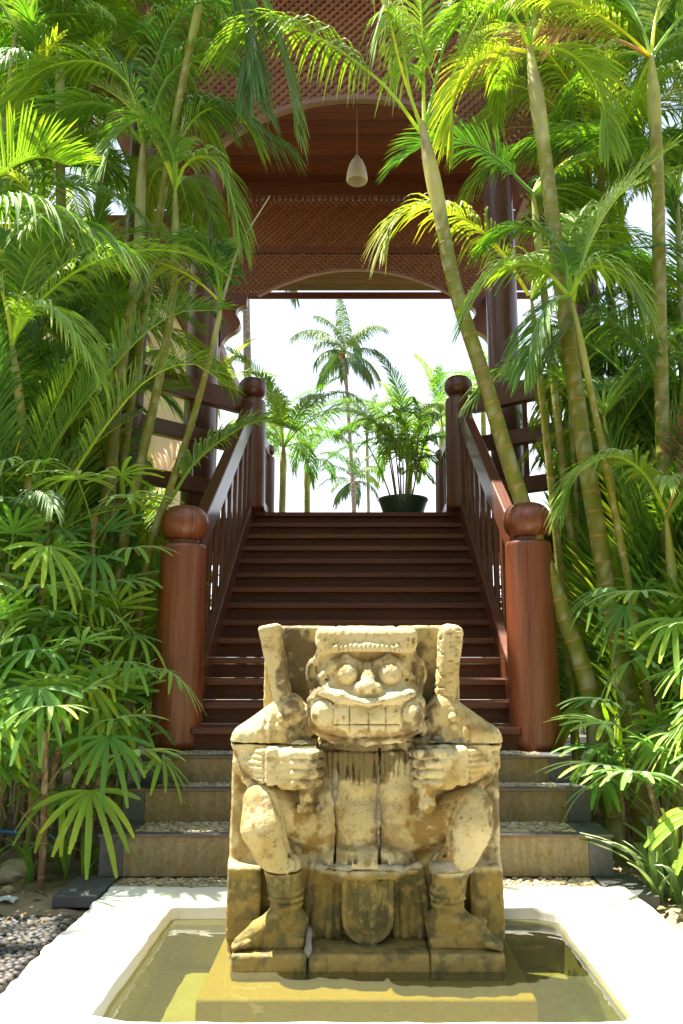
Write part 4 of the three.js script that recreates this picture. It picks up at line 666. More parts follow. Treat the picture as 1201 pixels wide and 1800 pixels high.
heroPalm('areca palm leaning in front of the lattice arch, trunk passing behind the right newel post', [[1.50, -0.1, -4.72], [1.44, 0.43, -4.75], [1.38, 0.90, -4.77], [1.30, 1.20, -4.79], [1.04, 2.02, -4.81], [0.83, 2.85, -4.84], [0.66, 3.50, -4.86], [0.56, 4.14, -4.88], [0.46, 4.76, -4.90]], 0.060, 0.046, [
  [[[0.46, 4.66, -4.90], [0.25, 4.90, -4.80], [-0.04, 5.22, -4.84], [-0.34, 5.44, -4.86], [-0.68, 5.52, -4.86], [-0.95, 5.34, -4.86]], 'bright', { pet: 0.30, L: 0.5, droop: 0.8 }],
  [[[0.46, 4.71, -4.90], [0.32, 5.12, -4.83], [0.20, 5.56, -4.75], [-0.02, 6.0, -4.9], [-0.34, 6.1, -4.95]], 'lime', { pet: 0.28, droop: 0.9 }],
  [[[0.48, 4.73, -4.90], [0.48, 5.49, -4.93], [0.44, 6.31, -4.97], [0.28, 6.96, -5.00]], 'bright', { pet: 0.26 }],
  [[[0.50, 4.71, -4.90], [0.70, 5.12, -4.83], [0.90, 5.51, -4.75], [1.18, 5.78, -4.85], [1.5, 5.70, -4.85]], 'bright', { pet: 0.34, droop: 0.8 }],
  [[[0.49, 4.72, -4.90], [0.62, 5.34, -4.98], [0.77, 5.99, -5.05], [1.03, 6.58, -5.12], [1.37, 6.82, -5.20]], 'mid', { pet: 0.3 }],
  [[[0.46, 4.70, -4.90], [0.38, 4.95, -4.85], [0.34, 5.24, -4.82], [0.30, 5.46, -4.78], [0.24, 5.50, -4.74], [0.18, 5.34, -4.72]], 'bright', { pet: 0.35, droop: 1.1 }],
], 0, {}, { shaft: 0.75, shaftC: [0.58, 0.53, 0.14] });
heroPalm('tall areca palm with ringed yellow-green trunk right of the stair, straightest of the near ones', [[1.66, -0.1, -4.75], [1.64, 0.38, -4.75], [1.61, 0.90, -4.78], [1.56, 1.41, -4.82], [1.47, 2.32, -4.85], [1.38, 3.51, -4.88], [1.32, 4.56, -4.92], [1.26, 5.41, -4.95]], 0.062, 0.048, [
  [[[1.26, 5.39, -4.95], [1.14, 5.58, -4.86], [0.98, 5.72, -4.86], [0.74, 5.58, -4.86], [0.53, 5.26, -4.86]], 'bright', { pet: 0.25 }],
  [[[1.26, 5.41, -4.95], [1.40, 5.72, -4.97], [1.59, 6.03, -4.98], [1.85, 6.14, -5.00]], 'lime', { pet: 0.3 }],
  [[[1.25, 5.41, -5.00], [1.07, 5.48, -5.05], [0.86, 5.40, -5.10], [0.74, 5.20, -5.15], [0.70, 4.91, -5.20]], 'lime', { pet: 0.12 }],
  [[[1.28, 5.39, -4.95], [1.48, 5.38, -4.94], [1.65, 5.23, -4.93], [1.75, 4.92, -4.91], [1.77, 4.55, -4.90]], 'bright', { pet: 0.12 }],
  [[[1.26, 5.41, -4.95], [1.22, 5.69, -4.83], [1.23, 6.0, -4.85], [1.41, 6.25, -4.85]], 'mid', { pet: 0.3 }],
], 2, { set: [0, 7, 5] }, { shaft: 0.8, shaftC: [0.55, 0.55, 0.17] });
heroPalm('areca palm at the right edge with a golden crown of stalks half way up', [[2.05, -0.1, -5.0], [2.02, 1.06, -5.00], [2.03, 2.17, -5.00], [2.07, 3.16, -5.00], [2.14, 4.44, -5.00], [2.16, 5.36, -5.00]], 0.055, 0.042, [
  [[[2.08, 2.79, -5.00], [1.89, 3.14, -4.95], [1.65, 3.28, -4.90], [1.41, 3.17, -4.85], [1.23, 2.92, -4.80]], 'deep', {}],
], 6, {}, { shaft: 0.6 });
heroPalm('areca palm behind the right balustrade whose dark frond droops across the arch', [[1.75, -0.1, -5.7], [1.67, 1.18, -5.65], [1.55, 2.09, -5.60], [1.50, 2.96, -5.60], [1.40, 4.65, -5.60]], 0.036, 0.028, [
  [[[1.40, 4.65, -5.60], [1.06, 4.98, -5.57], [0.75, 5.09, -5.55], [0.50, 5.02, -5.53], [0.34, 4.86, -5.50]], 'deep', { droop: 0.4, L: 0.5 }],
], 6, { set: [2, 3, 4, 6] });
heroPalm('areca palm whose sunlit frond hangs beside the right of the back arch', [[1.5, -0.1, -5.45], [1.42, 1.6, -5.4], [1.28, 3.60, -5.30]], 0.032, 0.024, [
  [[[1.26, 3.64, -5.30], [1.05, 3.95, -5.22], [0.80, 4.15, -5.14], [0.54, 4.21, -5.06], [0.31, 4.10, -4.98], [0.21, 3.84, -4.90]], 'lime', { droop: 0.75, L: 0.46, tips: 0.5 }],
], 5, { set: [0, 1, 2, 3], face: 0, fan: 1.4 });
heroPalm('young areca palm with a pale splayed crown in front of the tall right trunk', [[1.78, -0.1, -4.62], [1.62, 1.5, -4.64], [1.40, 3.30, -4.70]], 0.026, 0.02, [
  [[[1.38, 3.34, -4.70], [1.19, 3.53, -4.67], [1.00, 3.53, -4.65], [0.81, 3.38, -4.62], [0.69, 3.14, -4.60]], 'bright', { L: 0.36 }], [[[1.38, 3.34, -4.70], [1.37, 3.65, -4.75], [1.27, 3.84, -4.80], [1.06, 3.91, -4.85], [0.87, 3.81, -4.90]], 'mid', { L: 0.36 }],
  [[[1.38, 3.34, -4.70], [1.51, 3.51, -4.63], [1.67, 3.43, -4.57], [1.74, 3.21, -4.50]], 'bright', { L: 0.36, droop: 0.9 }], [[[1.38, 3.34, -4.70], [1.24, 3.26, -4.60], [1.10, 3.02, -4.50], [1.01, 2.73, -4.40]], 'mid', { L: 0.34 }],
], 2, { set: [0, 7] });
heroPalm('low areca palm beside the right balustrade with a frond arching over the rail', [[1.9, -0.1, -5.3], [1.82, 1.4, -5.25], [1.72, 2.70, -5.20]], 0.028, 0.022, [
  [[[1.72, 2.74, -5.20], [1.47, 2.92, -5.12], [1.22, 3.01, -5.05], [0.97, 2.94, -4.98], [0.78, 2.72, -4.90]], 'mid', { L: 0.36 }],
], 6, { set: [1, 2, 3, 4] });
heroPalm('small areca palm low at the right edge above the fan palms', [[1.98, -0.1, -4.7], [1.9, 1.88, -4.70]], 0.035, 0.026, [
  [[[1.90, 1.92, -4.70], [1.76, 2.16, -4.65], [1.57, 2.25, -4.60], [1.34, 2.14, -4.55], [1.22, 1.92, -4.50]], 'bright', { L: 0.34 }],
], 4, { set: [0, 1, 2], s: 0.9, face: 0.2, fan: 1.1 });
// left side
seed(302);
heroPalm('areca palm left of the pavilion with a pale smooth upper trunk', [[-1.86, -0.1, -5.42], [-1.80, 1.65, -5.40], [-1.74, 2.46, -5.38], [-1.70, 3.13, -5.36], [-1.62, 3.88, -5.34], [-1.62, 4.66, -5.32], [-1.61, 4.96, -5.30]], 0.046, 0.036, [
  [[[-1.62, 4.88, -5.30], [-1.72, 5.29, -5.20], [-2.0, 5.5, -5.2], [-2.36, 5.38, -5.15], [-2.6, 5.0, -5.1]], 'bright', {}], [[[-1.61, 4.91, -5.30], [-1.41, 5.41, -5.22], [-1.10, 5.54, -5.15], [-0.83, 5.33, -5.08], [-0.64, 4.90, -5.00]], 'mid', { droop: 0.7 }],
  [[[-1.61, 4.91, -5.30], [-1.28, 5.16, -5.28], [-0.97, 5.14, -5.25], [-0.71, 4.92, -5.22], [-0.49, 4.76, -5.20]], 'deep', { droop: 0.8 }], [[[-1.63, 4.88, -5.30], [-1.81, 5.08, -5.17], [-2.12, 5.06, -5.12], [-2.4, 4.7, -5.05], [-2.5, 4.25, -5.0]], 'mid', {}],
  [[[-1.61, 4.91, -5.30], [-1.52, 5.40, -5.16], [-1.29, 5.77, -5.02], [-0.97, 5.82, -4.98], [-0.78, 5.42, -4.94], [-0.71, 5.0, -4.92]], 'deep', { droop: 0.8, L: 0.46 }],
], 4, { set: [0, 1, 7] }, { shaft: 1.0, shaftC: [0.50, 0.47, 0.2], bulge: 0.5 });
heroPalm('slender areca palm leaning right in front of the left column', [[-1.66, -0.1, -5.05], [-1.54, 1.77, -5.10], [-1.46, 2.31, -5.12], [-1.36, 2.97, -5.14], [-1.30, 3.57, -5.16], [-1.31, 4.11, -5.18], [-1.33, 4.44, -5.20]], 0.045, 0.024, [
  [[[-1.33, 4.42, -5.20], [-1.23, 4.62, -5.15], [-1.06, 4.62, -5.10], [-0.92, 4.34, -5.05], [-0.82, 3.91, -5.00]], 'bright', { L: 0.36, droop: 0.8 }], [[[-1.33, 4.42, -5.20], [-1.35, 4.69, -5.10], [-1.50, 4.85, -5.00], [-1.66, 4.68, -4.90], [-1.73, 4.35, -4.80]], 'mid', { L: 0.38 }], [[[-1.33, 4.42, -5.20], [-1.31, 4.90, -5.25], [-1.11, 5.18, -5.30], [-0.90, 5.16, -5.35], [-0.77, 4.96, -5.40]], 'bright', { L: 0.38 }],
], 5, { set: [0, 7, 2, 3, 9] }, { shaft: 0.6, bulge: 0.4 });
heroPalm('thin areca palm crossing the left rail, with one unopened grey spear leaf', [[-1.45, -0.1, -4.95], [-1.33, 1.75, -5.00], [-1.23, 2.14, -5.04], [-1.09, 2.70, -5.08], [-0.99, 3.20, -5.11], [-0.95, 3.50, -5.15]], 0.036, 0.02, [
  [[[-0.95, 3.50, -5.15], [-1.01, 3.79, -5.09], [-1.14, 3.93, -5.03], [-1.32, 3.81, -4.96], [-1.41, 3.56, -4.90]], 'mid', { L: 0.32 }], [[[-0.95, 3.50, -5.15], [-0.99, 3.82, -5.23], [-1.05, 4.05, -5.32], [-1.2, 4.1, -5.40]], 'deep', { L: 0.34 }],
  [[[-1.24, 2.04, -5.05], [-1.08, 2.31, -5.04], [-0.86, 2.50, -5.03], [-0.65, 2.60, -5.01], [-0.44, 2.54, -5.00]], 'mid', { L: 0.34, vee: 0.5, droop: 0.5 }],
], 4, { set: [7, 9, 2, 3], s: 0.75 }, { shaft: 0.3, bulge: 0.3 });
{ const t = scene.getObjectByName('areca_palm_010'); part(t, 'spear_leaf', stemGeo([[-0.95, 3.50, -5.15], [-0.84, 3.90, -5.12], [-0.62, 4.31, -5.10]], 0.012, 0.003, { shaft: 0, low: [0.4, 0.38, 0.2], high: [0.5, 0.5, 0.4], scar: [0.4, 0.38, 0.2] }), TRUNK); }
heroPalm('tall areca palm near the left edge whose pale trunk leaves the top of the picture', [[-2.05, -0.1, -5.6], [-2.10, 1.67, -5.60], [-2.20, 2.96, -5.60], [-2.29, 4.11, -5.60], [-2.39, 5.36, -5.60], [-2.46, 6.6, -5.60]], 0.045, 0.036, [], 9, {}, { shaft: 1.2, shaftC: [0.46, 0.46, 0.2], bulge: 0.4 });
heroPalm('short golden-stalked areca palm at the left edge', [[-1.85, -0.1, -4.72], [-1.91, 1.57, -4.70], [-2.02, 2.06, -4.70], [-2.11, 2.58, -4.70], [-2.20, 3.03, -4.70]], 0.034, 0.024, [
  [[[-2.2, 3.0, -4.70], [-2.05, 3.15, -4.5], [-1.82, 3.10, -4.35], [-1.63, 2.90, -4.25], [-1.49, 2.65, -4.20]], 'bright', { L: 0.36 }],
  [[[-2.02, 2.1, -4.70], [-1.80, 2.5, -4.72], [-1.42, 3.05, -4.75], [-1.18, 3.26, -4.78], [-0.88, 3.29, -4.80]], 'mid', { L: 0.36, pet: 0.3, vee: 0.7, droop: 0.3 }],
  [[[-1.95, 1.8, -4.70], [-1.54, 2.55, -4.75], [-1.31, 2.84, -4.80], [-1.07, 2.94, -4.85], [-0.85, 2.80, -4.90]], 'bright', { L: 0.34, pet: 0.3, vee: 0.6, droop: 0.3 }],
], 7, { set: [0, 1, 7, 9, 2] }, { shaft: 0.5, low: [0.34, 0.25, 0.06], shaftC: [0.5, 0.42, 0.12] });
heroPalm('areca palm outside the left edge whose long frond reaches in with hanging leaflets', [[-2.75, -0.1, -4.6], [-2.7, 1.8, -4.55], [-2.5, 3.68, -4.50]], 0.045, 0.034, [
  [[[-2.46, 3.71, -4.50], [-2.22, 3.82, -4.42], [-1.93, 3.76, -4.35], [-1.66, 3.64, -4.36], [-1.37, 3.46, -4.34]], 'mid', { L: 0.46, droop: 0.85, w: 0.015, n: 38, tips: 0.5 }],
  [[[-2.46, 3.71, -4.50], [-2.3, 4.05, -4.5], [-2.05, 4.2, -4.5], [-1.8, 4.1, -4.45]], 'bright', { L: 0.5, vee: 0.9, droop: 0.2 }],
], 2, { set: [0, 1, 2], face: 2.4, fan: 0.7 });
heroPalm('areca palm whose fronds droop from the top of the picture left of the lattice arch', [[-1.95, -0.1, -6.0], [-1.75, 2.5, -5.7], [-1.35, 5.0, -5.2], [-1.12, 6.1, -5.0]], 0.034, 0.028, [
  [[[-1.1, 6.05, -5.00], [-0.78, 5.97, -4.97], [-0.61, 5.56, -4.95], [-0.49, 5.11, -4.93], [-0.42, 4.68, -4.90]], 'mid', { L: 0.36, droop: 0.8 }], [[[-1.12, 6.05, -5.0], [-0.98, 6.0, -4.77], [-0.82, 5.65, -4.85], [-0.74, 5.25, -4.82], [-0.75, 4.9, -4.80]], 'deep', { L: 0.38, droop: 0.9 }], [[[-1.12, 6.05, -5.0], [-0.9, 6.4, -5.0], [-0.5, 6.5, -5.0], [-0.15, 6.2, -5.0]], 'bright', { L: 0.42, droop: 0.8 }],
], 6, { set: [0, 1, 2, 5] });

const ORD = ['first', 'second', 'third', 'fourth', 'fifth', 'sixth', 'seventh', 'eighth', 'ninth', 'tenth', 'eleventh', 'twelfth', 'thirteenth', 'fourteenth', 'fifteenth', 'sixteenth', 'seventeenth', 'eighteenth', 'nineteenth', 'twentieth'];
const outward = list => { const o = list.map((q, i) => [Math.abs(q[0]), i]).sort((p, q) => p[0] - q[0]); const r = []; o.forEach(([, i], k) => { r[i] = ORD[k]; }); return r; };   // place of each in its row, counted away from the stair
heroPalm('areca palm standing outside the left edge that shades the pebble paving', [[-3.6, -0.1, -3.7], [-3.7, 2.5, -3.7], [-3.8, 5.0, -3.75]], 0.04, 0.03, [], 9, { s: 0.75 });
// the crowded stand behind, on both sides
function fillPalm(x, z, h, lean, n, label, group, o = {}) {
  const t = thing('areca_palm', label, 'palm tree', [0, 0, 0], group); const tx = x + lean, st = [[x, -0.1, z], [x + lean * 0.3, h * 0.4, z], [tx, h, z + rr(-0.2, 0.2)]];
  part(t, 'trunk', stemGeo(st, rr(0.024, 0.034), rr(0.02, 0.026), { k: 7, low: [0.12, 0.14, 0.02], high: [0.2, 0.25, 0.035] }), TRUNK); crown(t, st[2], n, o);
}
seed(303);
{ const A = [[-2.6, -6.2, 5.2, -0.1], [-3.1, -5.4, 4.4, 0.2], [-2.4, -6.6, 6.3, 0.1], [-2.75, -5.3, 5.9, 0.1], [-3.5, -5.9, 5.6, 0.2], [-2.25, -6.0, 7.0, 0.1], [-2.45, -5.9, 3.6, 0.05], [-3.0, -6.9, 3.4, 0.1]], R = outward(A); A.forEach(([x, z, h, l], i) => fillPalm(x, z, h, l, 13 + Math.floor(rnd() * 4), `areca palm of the left stand, ${R[i]} trunk outward from the stair`, 'areca palms in the stand on the left')); }
{ const A = [[2.5, -5.9, 4.7, 0.1], [2.9, -5.4, 5.8, -0.15], [2.45, -6.3, 6.4, -0.1], [3.4, -5.6, 6.6, -0.2], [2.2, -6.2, 5.4, 0], [2.1, -6.0, 6.9, 0.0], [2.75, -6.4, 3.6, 0.1]], R = outward(A); A.forEach(([x, z, h, l], i) => fillPalm(x, z, h, l, 13 + Math.floor(rnd() * 4), `areca palm of the right stand, ${R[i]} trunk outward from the stair`, 'areca palms in the stand on the right')); }
{ const A = [[-2.0, -5.45, 1.6], [-1.8, -5.75, 2.3], [-2.3, -5.25, 2.2], [-2.15, -5.0, 1.5], [-2.55, -5.5, 2.6], [-1.75, -5.5, 3.0]], R = outward(A); A.forEach(([x, z, h], i) => fillPalm(x, z, h, 0, 10, `low-crowned areca palm in front of the left stand, ${R[i]} outward from the stair`, 'low areca palms on the left', { set: [0, 1, 2, 3, 9, 10, 11, 12], s: 0.85 })); }
{ const A = [[1.75, -5.5, 2.3], [2.05, -5.2, 1.7], [2.3, -5.5, 2.5], [1.65, -5.7, 3.1]], R = outward(A); A.forEach(([x, z, h], i) => fillPalm(x, z, h, 0, 10, `low-crowned areca palm in front of the right stand, ${R[i]} outward from the stair`, 'low areca palms on the right', { set: [0, 1, 2, 3, 9, 10, 11, 12], s: 0.85 })); }
// suckers: fronds springing from the ground
function sucker(x, z, n, s, label, group) { const t = thing('palm_sucker', label, 'palm shoot', [x, -0.1, z], group); part(t, 'base', at(stemGeo([[0, 0, 0], [0.01, 0.18, 0], [0, 0.35, 0.01]], 0.035, 0.022, { shaft: 0 }), 0, 0, 0), TRUNK); crown(t, [0, 0.3, 0], n, { s, set: [0, 1, 9, 10, 10, 11, 11, 12], face: x < 0 ? Math.PI - 0.35 : 0.35, fan: 1.5 }); }
seed(304);
{ const A = [[-1.85, -5.6, 1.5], [-2.0, -5.1, 1.4], [-2.4, -5.0, 1.4], [-1.75, -5.3, 1.35], [-2.3, -5.6, 1.7], [-2.1, -6.2, 1.7], [-2.8, -5.4, 1.5], [-2.6, -6.6, 1.9], [-3.2, -6.2, 1.9], [-3.4, -7.2, 2.1], [-2.3, -7.2, 2.0], [-3.9, -6.6, 2.1], [-1.8, -7.1, 1.25], [-2.2, -8.1, 1.3]], R = outward(A); A.forEach(([x, z, s], i) => sucker(x, z, 12, s, `palm shoot rising from the ground in the left stand, ${R[i]} outward from the stair`, 'palm shoots in the left stand')); }
{ const A = [[1.8, -5.6, 1.6], [1.95, -5.0, 1.4], [1.68, -5.25, 1.45], [2.05, -5.45, 1.7], [2.35, -5.2, 1.4], [2.3, -5.7, 1.7], [2.1, -6.2, 1.7], [2.75, -5.3, 1.4], [1.85, -5.3, 1.5], [2.6, -6.6, 1.9], [3.2, -6.2, 1.9], [3.4, -7.2, 2.1], [2.3, -7.2, 2.0], [3.9, -6.6, 2.1], [2.0, -6.7, 1.8], [1.75, -7.1, 1.25], [1.6, -8.0, 1.2], [2.1, -8.3, 1.25], [2.7, -8.0, 1.9]], R = outward(A); A.forEach(([x, z, s], i) => sucker(x, z, 12, s, `palm shoot rising from the ground in the right stand, ${R[i]} outward from the stair`, 'palm shoots in the right stand')); }

// ---------------------------------------------------------------- palms beyond the pavilion
seed(305);
const COCO = [[1.2, 1.9, 4.3], [0.8, 1.7, 4.3], [0.4, 1.5, 4.2], [0.0, 1.3, 3.9], [1.45, 1.2, 4.0], [-0.2, 1.0, 3.0]].map(([e0, bend, len]) => frondGeo({ e0, bend, len, L: 0.95, w: 0.045, droop: 0.95, n: 44, pet: 0.14, vee: 0.2, r0: 0.03, sweep: 0.6, seg: 3 }));
const cocoLeaf = [leafMat(0.07, 0.17, 0.03, { transmission: 0.3, clearcoat: 0.2 }), leafMat(0.12, 0.22, 0.035, { transmission: 0.3, clearcoat: 0.2 }), leafMat(0.05, 0.12, 0.03, { transmission: 0.3, clearcoat: 0.2 })];
function coconut(label, base, top, r, s, n, mats = cocoLeaf) {
  const t = thing('coconut_palm', label, 'palm tree'); part(t, 'trunk', stemGeo([base, [mixn(base[0], top[0], 0.4) + 0.012 * top[1], top[1] * 0.45, base[2]], top], r, r * 0.62, { shaft: 0, step: 0.14, low: [0.11, 0.085, 0.06], high: [0.14, 0.11, 0.075], scar: [0.09, 0.07, 0.05] }), TRUNK);
  const a0 = rnd() * 6; for (let i = 0; i < n; i++) { const m = part(t, 'frond', COCO[i % COCO.length], mats[i % mats.length]); m.position.set(...top); m.rotation.set(rr(-0.1, 0.1), a0 + i * 2.399, rr(-0.1, 0.1)); m.scale.setScalar(s * rr(0.85, 1.1)); }
  const nut = new THREE.IcosahedronGeometry(0.16 * s, 2); nut.scale(1, 1.25, 1); for (let i = 0; i < 5; i++) { const a = i * 1.26; part(t, 'coconut', at(nut.clone(), top[0] + Math.cos(a) * 0.28 * s, top[1] - 0.25 * s, top[2] + Math.sin(a) * 0.28 * s), LEAFNUT); }
}
const LEAFNUT = new THREE.MeshStandardMaterial({ color: new THREE.Color().setRGB(0.25, 0.17, 0.05), roughness: 0.6 });
coconut('tall coconut palm standing alone in the middle of the opening', [-0.1, -0.1, -45], [-0.70, 19.3, -45], 0.15, 0.92, 16);
coconut('smaller distant coconut palm just right of the tall one', [0.7, -0.1, -60], [0.85, 19.4, -60], 0.17, 0.8, 14);
coconut('low distant coconut palm with its crown at the deck edge', [-0.1, -0.1, -50], [-0.15, 12.4, -50], 0.16, 0.7, 13);
coconut('coconut palm with a bare leaning trunk seen left of the opening', [-3.2, -0.1, -22], [-3.4, 13.4, -22], 0.16, 0.75, 14);
function farAreca(label, x, z, h, s, n, tone) { const t = thing('areca_palm', label, 'palm tree'); part(t, 'trunk', stemGeo([[x + rr(-0.2, 0.2), -0.1, z], [x, h * 0.5, z], [x, h, z]], 0.075, 0.05, { step: 0.08 }), TRUNK); for (let i = 0; i < n; i++) { const m = part(t, 'frond', PROTO[i % 7], LEAF[tone[i % tone.length]]); m.position.set(x, h - 0.05, z); m.rotation.set(rr(-0.12, 0.12), i * 2.399 + rr(-0.3, 0.3), rr(-0.12, 0.12)); m.scale.setScalar(s * rr(0.85, 1.1)); } }
farAreca('yellow-green areca palm beyond the deck left of the tall coconut', -1.2, -12.5, 4.5, 1.15, 16, ['mid', 'deep', 'bright', 'mid', 'deep']);
farAreca('slim areca palm beyond the deck beside the yellow-green one', -0.9, -14, 4.6, 0.85, 12, ['mid', 'deep']);
farAreca('sunlit areca palm beyond the deck behind the potted plant', 0.9, -12.8, 4.5, 1.1, 15, ['mid', 'deep', 'bright']);
farAreca('areca palm beyond the deck at the right of the opening', 1.6, -14, 5.3, 1.05, 12, ['mid', 'bright', 'deep']);
farAreca('golden areca palm glimpsed beside the left corbel', -2.45, -12.6, 5.3, 0.85, 11, ['lime', 'mid', 'bright']);
farAreca('areca palm glimpsed beside the right corbel', 2.55, -15, 6.4, 0.9, 10, ['bright', 'mid']);
farAreca('areca palm between the left newel and the yellow-green palm beyond the deck', -1.9, -16, 5.6, 0.95, 11, ['mid', 'bright']);
// ---------------------------------------------------------------- fan palms
function fanGeo(o) { // stalk from the origin, then a fan of blunt blades
  const { stalk = 0.3, el = 0.9, tilt = -0.2, n = 9, L = 0.30, w = 0.0145, spread = 2.2, droop = 0.45 } = o;
  const pos = [], col = [], idx = [], vert = (p, c) => { pos.push(p.x, p.y, p.z); col.push(...c); return pos.length / 3 - 1; };
  const hub = V(Math.cos(el) * stalk, Math.sin(el) * stalk, 0), K = 4; let prev = null;
  for (let i = 0; i <= 5; i++) { const f = i / 5, p = V(hub.x * f, hub.y * f + 0.05 * stalk * Math.sin(Math.PI * f), 0), ring = []; for (let k = 0; k < K; k++) { const a = k / K * 6.283; ring.push(vert(V(p.x + Math.cos(a) * 0.004, p.y + Math.cos(a) * 0.002, p.z + Math.sin(a) * 0.004), [1.6, 1.3, 1.1])); } if (prev) for (let k = 0; k < K; k++) idx.push(prev[k], prev[(k + 1) % K], ring[k], prev[(k + 1) % K], ring[(k + 1) % K], ring[k]); prev = ring; }
  const ax = V(Math.cos(tilt), Math.sin(tilt), 0), up = V(-Math.sin(tilt), Math.cos(tilt), 0), zz = V(0, 0, 1);
  for (let i = 0; i < n; i++) {
    const a = ((i + 0.5) / n - 0.5) * 2 * spread + rr(-0.06, 0.06), d = ax.clone().multiplyScalar(Math.cos(a)).addScaledVector(zz, Math.sin(a)).addScaledVector(up, 0.22).normalize(), len = L * rr(0.85, 1.08) * (0.82 + 0.18 * Math.cos(a)), dr = droop * rr(0.6, 1.4), tone = rr(0.85, 1.2), yt = rnd() < 0.3 ? 1 : 0; let A = null; const S4 = 6;
    for (let j = 0; j <= S4; j++) { const s = j / S4, q = hub.clone().addScaledVector(d, len * s * (1 - 0.15 * dr * s)); q.y -= dr * len * s * s; const tan = d.clone(); tan.y -= 2 * dr * s; tan.normalize(); const nn = up.clone().addScaledVector(tan, -up.dot(tan)).normalize(), B = tan.clone().cross(nn).normalize(); const ww = w * [0.18, 0.62, 0.9, 1, 0.98, 0.85, 0.42][j], c = [tone * (1 + yt * s * s * s * 0.9), tone * (1 + yt * s * s * s * 0.25), tone]; const T = [vert(q.clone().addScaledVector(B, ww), c), vert(q.clone().addScaledVector(nn, -ww * 0.35), c), vert(q.clone().addScaledVector(B, -ww), c)]; if (A) for (const k of [0, 1]) idx.push(A[k], A[k + 1], T[k], A[k + 1], T[k + 1], T[k]); A = T; }
  }
  const g = new THREE.BufferGeometry(); g.setAttribute('position', new THREE.Float32BufferAttribute(pos, 3)); g.setAttribute('color', new THREE.Float32BufferAttribute(col, 3)); g.setIndex(idx); g.computeVertexNormals(); return g;
}
seed(401);
const FAN = [[0.30, 1.0, 0.5, 10, 2.1, 0.3], [0.34, 0.7, 0.0, 11, 2.4, 0.45], [0.36, 0.45, -0.5, 10, 2.1, 0.5], [0.28, 1.2, 0.9, 9, 1.8, 0.22], [0.38, 0.3, -0.8, 9, 1.7, 0.45], [0.30, 0.8, -0.2, 8, 2.3, 0.6], [0.32, 0.6, 0.2, 11, 2.6, 0.4], [0.26, 1.1, 0.7, 7, 2.2, 0.3]].map(([stalk, el, tilt, n, spread, droop]) => fanGeo({ stalk, el, tilt, n, spread, droop, L: rr(0.27, 0.33) }));
const CANE = new THREE.MeshStandardMaterial({ vertexColors: true, roughness: 0.95 });
function caneGeo(x, h, l) { const g = stemGeo([[0, 0, 0], [l * 0.4, h * 0.5, rr(-0.03, 0.03)], [l, h, rr(-0.04, 0.04)]], 0.017, 0.013, { shaft: 0, step: 0.03, low: [0.17, 0.10, 0.05], high: [0.24, 0.16, 0.08], scar: [0.33, 0.24, 0.13] }); const p = g.attributes.position; for (let i = 0; i < p.count; i++) { p.setX(i, p.getX(i) + rr(-0.004, 0.004)); p.setZ(i, p.getZ(i) + rr(-0.004, 0.004)); } g.computeVertexNormals(); return g; }
function fanPalm(x, z, h, n, label, group, o = {}) {
  const t = thing('fan_palm', label, 'fan palm', [x, -0.09, z], group), l = rr(-0.12, 0.12); part(t, 'cane', caneGeo(x, h, l), CANE);
  n = Math.round(n * 1.6); for (let i = 0; i < n; i++) { const f = 1 - (i / n) * (o.range || 0.6), m = part(t, 'fan_leaf', FAN[Math.floor(rnd() * FAN.length)], rnd() < (o.bright ?? 0.62) ? LEAF.fanBright : LEAF.fan); m.position.set(l * f, h * f, 0); m.rotation.set(rr(-0.15, 0.15), (o.face ?? -0.9) + rr(-2.2, 2.2), rr(-0.2, 0.2)); m.scale.setScalar(rr(0.8, 1.12) * (o.s || 1)); }
  for (let i = 0; i < 5; i++) { const m = part(t, 'dry_stub', new THREE.ConeGeometry(0.004, rr(0.08, 0.2), 4), CANEDRY); const y = h * rr(0.2, 0.6), a = rr(0, 6.3); m.position.set(l * y / h + Math.cos(a) * 0.03, y + 0.05, Math.sin(a) * 0.03); m.rotation.set(rr(-0.6, 0.6), a, rr(-0.6, 0.6)); }
}
const CANEDRY = new THREE.MeshStandardMaterial({ color: new THREE.Color().setRGB(0.42, 0.32, 0.18), roughness: 0.95 });
seed(402);
{ const A = [[-1.6, -4.75, 2.0, 8], [-1.9, -4.7, 2.15, 8], [-2.2, -4.75, 2.05, 8], [-2.25, -4.15, 1.35, 7], [-1.95, -4.35, 1.65, 8], [-1.72, -4.5, 1.55, 8], [-1.50, -4.6, 1.35, 8], [-1.62, -4.25, 1.05, 7], [-1.92, -4.0, 1.15, 7], [-2.15, -4.5, 1.75, 8], [-1.42, -4.42, 0.95, 6], [-1.78, -4.1, 0.75, 6], [-2.05, -3.85, 0.7, 6], [-1.45, -4.8, 1.6, 7], [-1.55, -4.4, 0.55, 5], [-2.35, -4.6, 1.5, 7], [-1.36, -4.6, 0.45, 4]], R = outward(A); A.forEach(([x, z, h, n], i) => fanPalm(x, z, h, n, `fan palm of the left clump, ${R[i]} cane outward from the steps`, 'fan palms of the left clump')); }
{ const A = [[1.72, -4.25, 1.0, 7], [1.95, -4.05, 1.2, 7], [1.68, -4.5, 0.75, 6], [1.85, -4.5, 1.35, 7], [2.15, -4.3, 1.15, 7], [1.58, -4.15, 0.5, 4], [1.68, -4.05, 0.6, 5], [2.05, -3.85, 0.8, 6], [1.62, -4.75, 0.4, 4], [1.75, -4.7, 1.5, 5]], R = outward(A); A.forEach(([x, z, h, n], i) => fanPalm(x, z, h, n, `fan palm of the right clump, ${R[i]} cane outward from the steps`, 'fan palms of the right clump', { face: -2.2, range: 0.5, bright: 0.55 })); }
